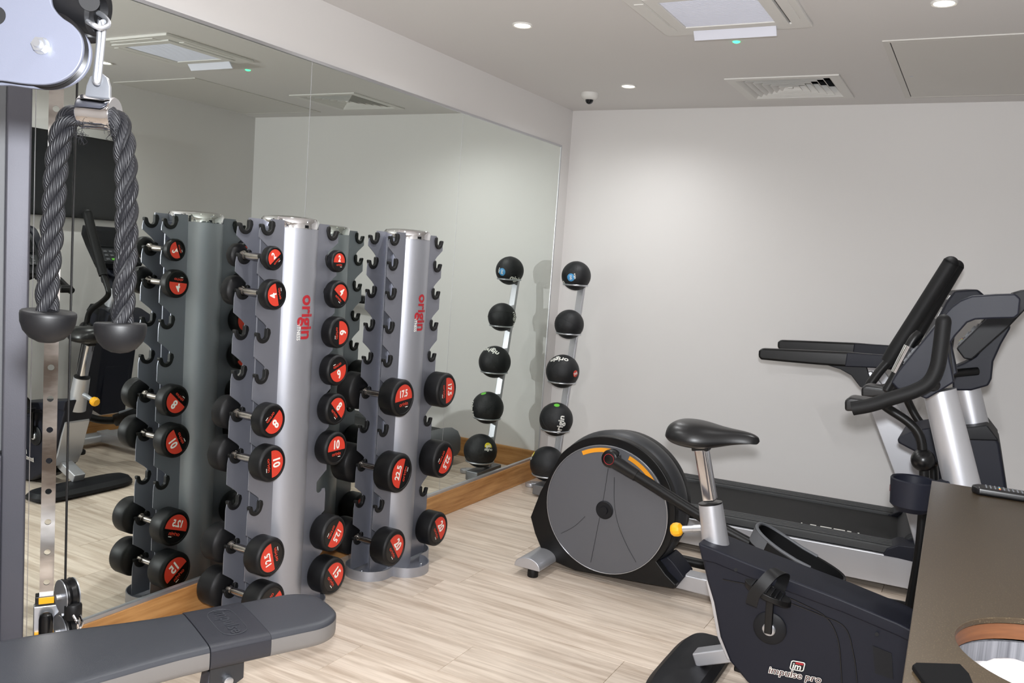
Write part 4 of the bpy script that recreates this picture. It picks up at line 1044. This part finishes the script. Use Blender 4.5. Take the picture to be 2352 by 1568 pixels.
part(t, 'pedal_link', B().tube([V((dc.x+.10, 3.62, lf0.z)), lf0, (lf0+lf1)/2, lf1], .024, 18), 'black_paint')
# foot trays
def tray(root, c, ang, Yc, Lh=.195, Wh=.092):
    ca, sa = math.cos(ang), math.sin(ang); ex = V((ca, 0, -sa)); ez = V((sa, 0, ca))
    def ring_(k, h, d=0):
        o_ = []
        for i in range(40):
            a = 2*PI*i/40; cx_, sx2 = math.cos(a), math.sin(a)
            wv_ = Wh*(1.0 if cx_ < 0 else .92)
            o_.append(c+ex*((Lh-d)*math.copysign(abs(cx_)**.62, cx_))*k + V((0, 1, 0))*((wv_-d)*math.copysign(abs(sx2)**.75, sx2))*k + ez*(h + (.022*max(0, -cx_) if h > .02 else 0)))
        return o_
    f = part(root, 'foot_tray', B().loft([ring_(.94, -.012), ring_(1, 0), ring_(1.02, .055), ring_(1.0, .061), ring_(1.0, .057, .008), ring_(.98, .008, .008)], cap=True), 'black_paint', ang=35)
    rA, rB = ring_(1.032, .020), ring_(1.036, .056)
    part(f, 'toe_band', B().loft([[rA[i], rB[i]] for i in range(13, 28)], closed=False), 'grey_plastic')
    part(f, 'toe_rim', B().tube([p for i, p in enumerate(ring_(1.012, .060, .002)) if 9 <= i <= 31], .0075, 8), 'grey_plastic')
    for k in range(-7, 8): part(f, 'tread_rib', B().beam(c+ex*(k*.021)+V((0, -.058, 0))+ez*.010, c+ex*(k*.021)+V((0, .058, 0))+ez*.010, .006, .005, tuple(ex)), 'dark_plastic')
    return f
tc0 = Q(1822, 1300, 3.21)
tray(t, tc0, math.radians(19), 3.21)
tray(t, V((1.74, 3.66, .10)), math.radians(4), 3.66)
# swing arms
def arm(pts, Y, gi, ball=None):
    P = [Q(x, y, Y) for x, y in pts]
    a = part(t, 'swing_arm', B().tube(crom(P[gi:], 7), .017, 16), 'black_paint')
    part(a, 'arm_grip', B().tube(crom([P[0], P[0]+(P[gi]-P[0])*.02, P[0]+(P[gi]-P[0])*.5, P[gi]+(P[gi+1]-P[gi])*.1], 6), [.020]+[.0285]*17+[.026], 20), 'foam_grip')
    part(a, 'grip_end', B().sphere(P[0], .0285, 20, 12), 'foam_grip')
    if ball: part(a, 'pivot_ball', B().sphere(Q(*ball, Y), .043, 24, 14), 'black_gloss')
    return P
arm([(2183, 606), (2042, 828), (2013, 862), (1996, 896), (2032, 932), (2085, 968), (2112, 1000), (2120, 1050), (2122, 1120), (2112, 1260), (2088, 1398)], 3.13, 1, (2120, 1056))
arm([(2197, 612), (2092, 790), (2074, 836), (2070, 880), (2100, 950), (2132, 996), (2142, 1040), (2146, 1200), (2130, 1320)], 3.72, 1, (2140, 1050))
# front mast, shroud, console
shr = [(2150, 992), (2200, 984), (2268, 978), (2289, 1006), (2296, 1018), (2303, 1060), (2312, 1120), (2330, 1240), (2340, 1345), (2170, 1345), (2160, 1200)]
part(t, 'front_shroud', B().prism(poly(shr, EY-.13), (0, .26, 0)), 'navy_plastic', .012)
part(t, 'shroud_cap', B().prism([p+V((0, -.006, 0)) for p in poly([(2148, 990), (2200, 983), (2268, 976), (2291, 1006), (2295, 1012), (2150, 1008)], EY-.13)], (0, .272, 0)), 'dark_plastic', .006)
part(t, 'shroud_wing', B().prism(poly([(2060, 1010), (2066, 1002), (2100, 988), (2160, 978), (2190, 978), (2190, 1080), (2150, 1062), (2110, 1042), (2064, 1018)], EY-.15), (0, .30, 0)), 'navy_plastic', .008)
part(t, 'shroud_foot', B().prism(poly([(2160, 1200), (2330, 1240), (2345, 1400), (2160, 1400)], EY-.10), (0, .20, 0)), 'navy_plastic', .012)
part(t, 'mast', B().cyl(Q(2243, 1000, EY), Q(2217, 885, EY), .053, .051, 40), 'silver_paint')
part(t, 'console_stem', B().prism(poly([(2186, 845), (2215, 833), (2240, 818), (2262, 790), (2290, 752), (2318, 740), (2322, 752), (2300, 790), (2282, 830), (2278, 870), (2270, 886), (2230, 897), (2188, 897)], EY-.07), (0, .14, 0)), 'navy_plastic', .008)
cs = part(t, 'console', B().prism(poly([(2196, 800), (2214, 824), (2232, 826), (2320, 748), (2362, 704), (2356, 664), (2328, 672), (2262, 735)], EY-.16), (0, .32, 0)), 'dark_plastic', .006)
g0, g1 = Q(2196, 800, EY-.16), Q(2328, 672, EY-.16); dd = g1-g0; nn = V((-dd.z, 0, dd.x)).normalized(); nn = nn if nn.x < 0 else -nn
for f0, f1, mm, nm in ((.04, .40, 'graphite', 'keypad'), (.46, .92, 'screen_black', 'display')):
    pA, pB = g0+dd*f0, g0+dd*f1
    part(cs, nm, B().prism([V((pA.x, EY-.13, pA.z)), V((pA.x, EY+.13, pA.z)), V((pB.x, EY+.13, pB.z)), V((pB.x, EY-.13, pB.z))], nn*.005), mm)
for i in range(3):
    for j in range(6):
        c0 = g0+dd*(.10+.11*i); yk = EY-.10+.04*j
        part(cs, 'key', B().beam(V((c0.x, yk-.011, c0.z))+nn*.007, V((c0.x, yk+.011, c0.z))+nn*.007, .014, .005, tuple(dd.normalized())), 'red_label' if (i, j) == (0, 2) else ('green_label' if (i, j) == (0, 1) else 'grey_plastic'))
for sg in (-1, 1):
    b0 = Q(2245, 852, EY-.07); 
    pts = [V((b0.x, EY+sg*.07, b0.z)), V((b0.x-.10, EY+sg*.13, b0.z-.02)), V((b0.x-.19, EY+sg*.20, b0.z-.05)), V((b0.x-.20, EY+sg*.23, b0.z+.02)), V((b0.x-.14, EY+sg*.24, b0.z+.09))]
    part(t, 'fixed_handle', B().tube(crom(pts, 6), .016, 14), 'black_paint')

# ------------------------------------------------------------------ treadmill along the back wall, slightly turned
TA = math.radians(4.6); TO = V((1.70, 4.47, 0)); tx = V((math.cos(TA), math.sin(TA), 0)); ty = V((-math.sin(TA), math.cos(TA), 0))
def tp_(x, y, z): return TO + tx*x + ty*y + V((0, 0, z))
t = thing('treadmill', 'grey treadmill with long black handrails along the back wall', 'treadmill', TO)
def tbox(x0, x1, y0, y1, z0, z1): return B().add([tp_(x, y, z) for z in (z0, z1) for x, y in ((x0, y0), (x1, y0), (x1, y1), (x0, y1))], [(3,2,1,0),(4,5,6,7),(0,1,5,4),(1,2,6,5),(2,3,7,6),(3,0,4,7)])
def tprism(prof, y0, y1): return B().prism([tp_(x, y0, z) for x, z in prof], ty*(y1-y0))
part(t, 'belt', tbox(-1.0, .62, -.268, .268, .185, .212), 'belt', .004)
for sg in (-1, 1):
    ya, yb_ = (-.405, -.275) if sg < 0 else (.275, .405)
    rlx = part(t, 'side_rail', tbox(-.98, .60, ya, yb_, .186, .226), 'ribbed_rail', .006)
    for k in range(4):
        yr = ya+.022+k*.028; part(rlx, 'rail_rib', tbox(-.975, .595, yr-.008, yr+.008, .226, .2305), 'ribbed_rail', .0015)
    part(t, 'side_panel', tprism([(-1.0, .045), (.98, .035), (.98, .165), (.62, .186), (-1.0, .180)], sg*.400, sg*.420), 'silver_paint', .006)
    sc2 = part(t, 'front_cover', tprism([(.55, .17), (.57, .215), (.62, .245), (.98, .262), (1.0, .17)], sg*.26, sg*.42), 'navy_plastic', .006)
for x0, wd in ((.155, .006), (.20, .03), (.25, .055), (.315, .055), (.38, .02), (.43, .008)):
    part(t, 'rail_mark', tbox(x0, x0+wd, -.292, -.279, .2308, .2314), 'white_print', flat=True)
part(t, 'rear_cap', tprism([(-1.06, .05), (-1.085, .10), (-1.08, .19), (-1.05, .235), (-1.0, .25), (-.93, .238), (-.93, .05)], -.42, .42), 'grey_plastic', .02)
part(t, 'frame', tbox(-.98, .95, -.38, .38, .06, .18), 'black_paint', .004)
part(t, 'motor_hood', tprism([(.60, .19), (.66, .27), (.78, .315), (.98, .30), (1.02, .20), (1.02, .08), (.60, .08)], -.30, .30), 'dark_plastic', .02)
for sg in (-1, 1):
    for xf in (-.98, .9): part(t, 'foot', B().rcyl(tp_(xf, sg*.36, 0), tp_(xf, sg*.36, .062), .03, .004), 'rubber')
def Pn(x, y, yl):           # pixel onto the treadmill's long upright plane at local y
    d = ray(x, y); o_ = TO+ty*yl; k = (o_-CAM).dot(ty)/d.dot(ty); return CAM+d*k
for sg, yl in ((-1, -.385), (1, .345)):
    off = lambda p: p if sg < 0 else p + ty*(2*.385-.0)
    U = [(1968, 860), (2002, 852), (2062, 930), (2138, 1110), (2200, 1290), (2110, 1290), (2062, 1110)]
    UP = [Pn(x, y, -.385) for x, y in U]
    for p in UP: p.z = max(p.z, .18)
    up_ = part(t, 'upright', B().prism([off(p) for p in UP], ty*(.05*(1 if sg < 0 else -1))), 'silver_paint', .006)
    HN = [Pn(x, y, -.405) for x, y in ((1742, 806), (1748, 800), (1800, 802), (1950, 809), (2050, 818), (2130, 825), (2130, 862), (2020, 846), (1940, 842), (1880, 838), (1800, 831), (1748, 826), (1741, 820))]
    hr_ = part(t, 'handrail', B().prism([off(p)+ty*(.04 if sg > 0 else 0) for p in HN], ty*(.055*(1 if sg < 0 else -1))), 'black_paint', .012)
    GN = [Pn(x, y, -.408) for x, y in ((1945, 810), (2050, 817), (2050, 846), (1940, 842))]
    part(hr_, 'rail_control', B().prism([off(p)+ty*(.043 if sg > 0 else 0) for p in GN], ty*(.061*(1 if sg < 0 else -1))), 'navy_plastic', .006)
    BN = [Pn(x, y, -.395) for x, y in ((1898, 838), (1990, 842), (2010, 900), (1975, 888), (1955, 862), (1930, 848))]
    part(hr_, 'gusset', B().prism([off(p)+ty*(.02 if sg > 0 else 0) for p in BN], ty*(.045*(1 if sg < 0 else -1))), 'dark_plastic', .004)
CNs = [Pn(x, y, -.30) for x, y in ((2120, 860), (2120, 815), (2148, 742), (2172, 695), (2192, 668), (2246, 664), (2260, 676), (2264, 692), (2236, 700), (2206, 712), (2186, 752), (2180, 800), (2185, 860))]
cn_ = part(t, 'console', B().prism(CNs, ty*.60), 'navy_plastic', .012)
c0, c1 = CNs[2], CNs[4]; dd = c1-c0; nn = V((-dd.z, 0, dd.x)).normalized(); nn = nn if nn.dot(tx) < 0 else -nn
part(cn_, 'display', B().prism([c0+dd*.1+ty*.05, c0+dd*.1+ty*.55, c0+dd*.85+ty*.55, c0+dd*.85+ty*.05], nn*.005), 'screen_black')
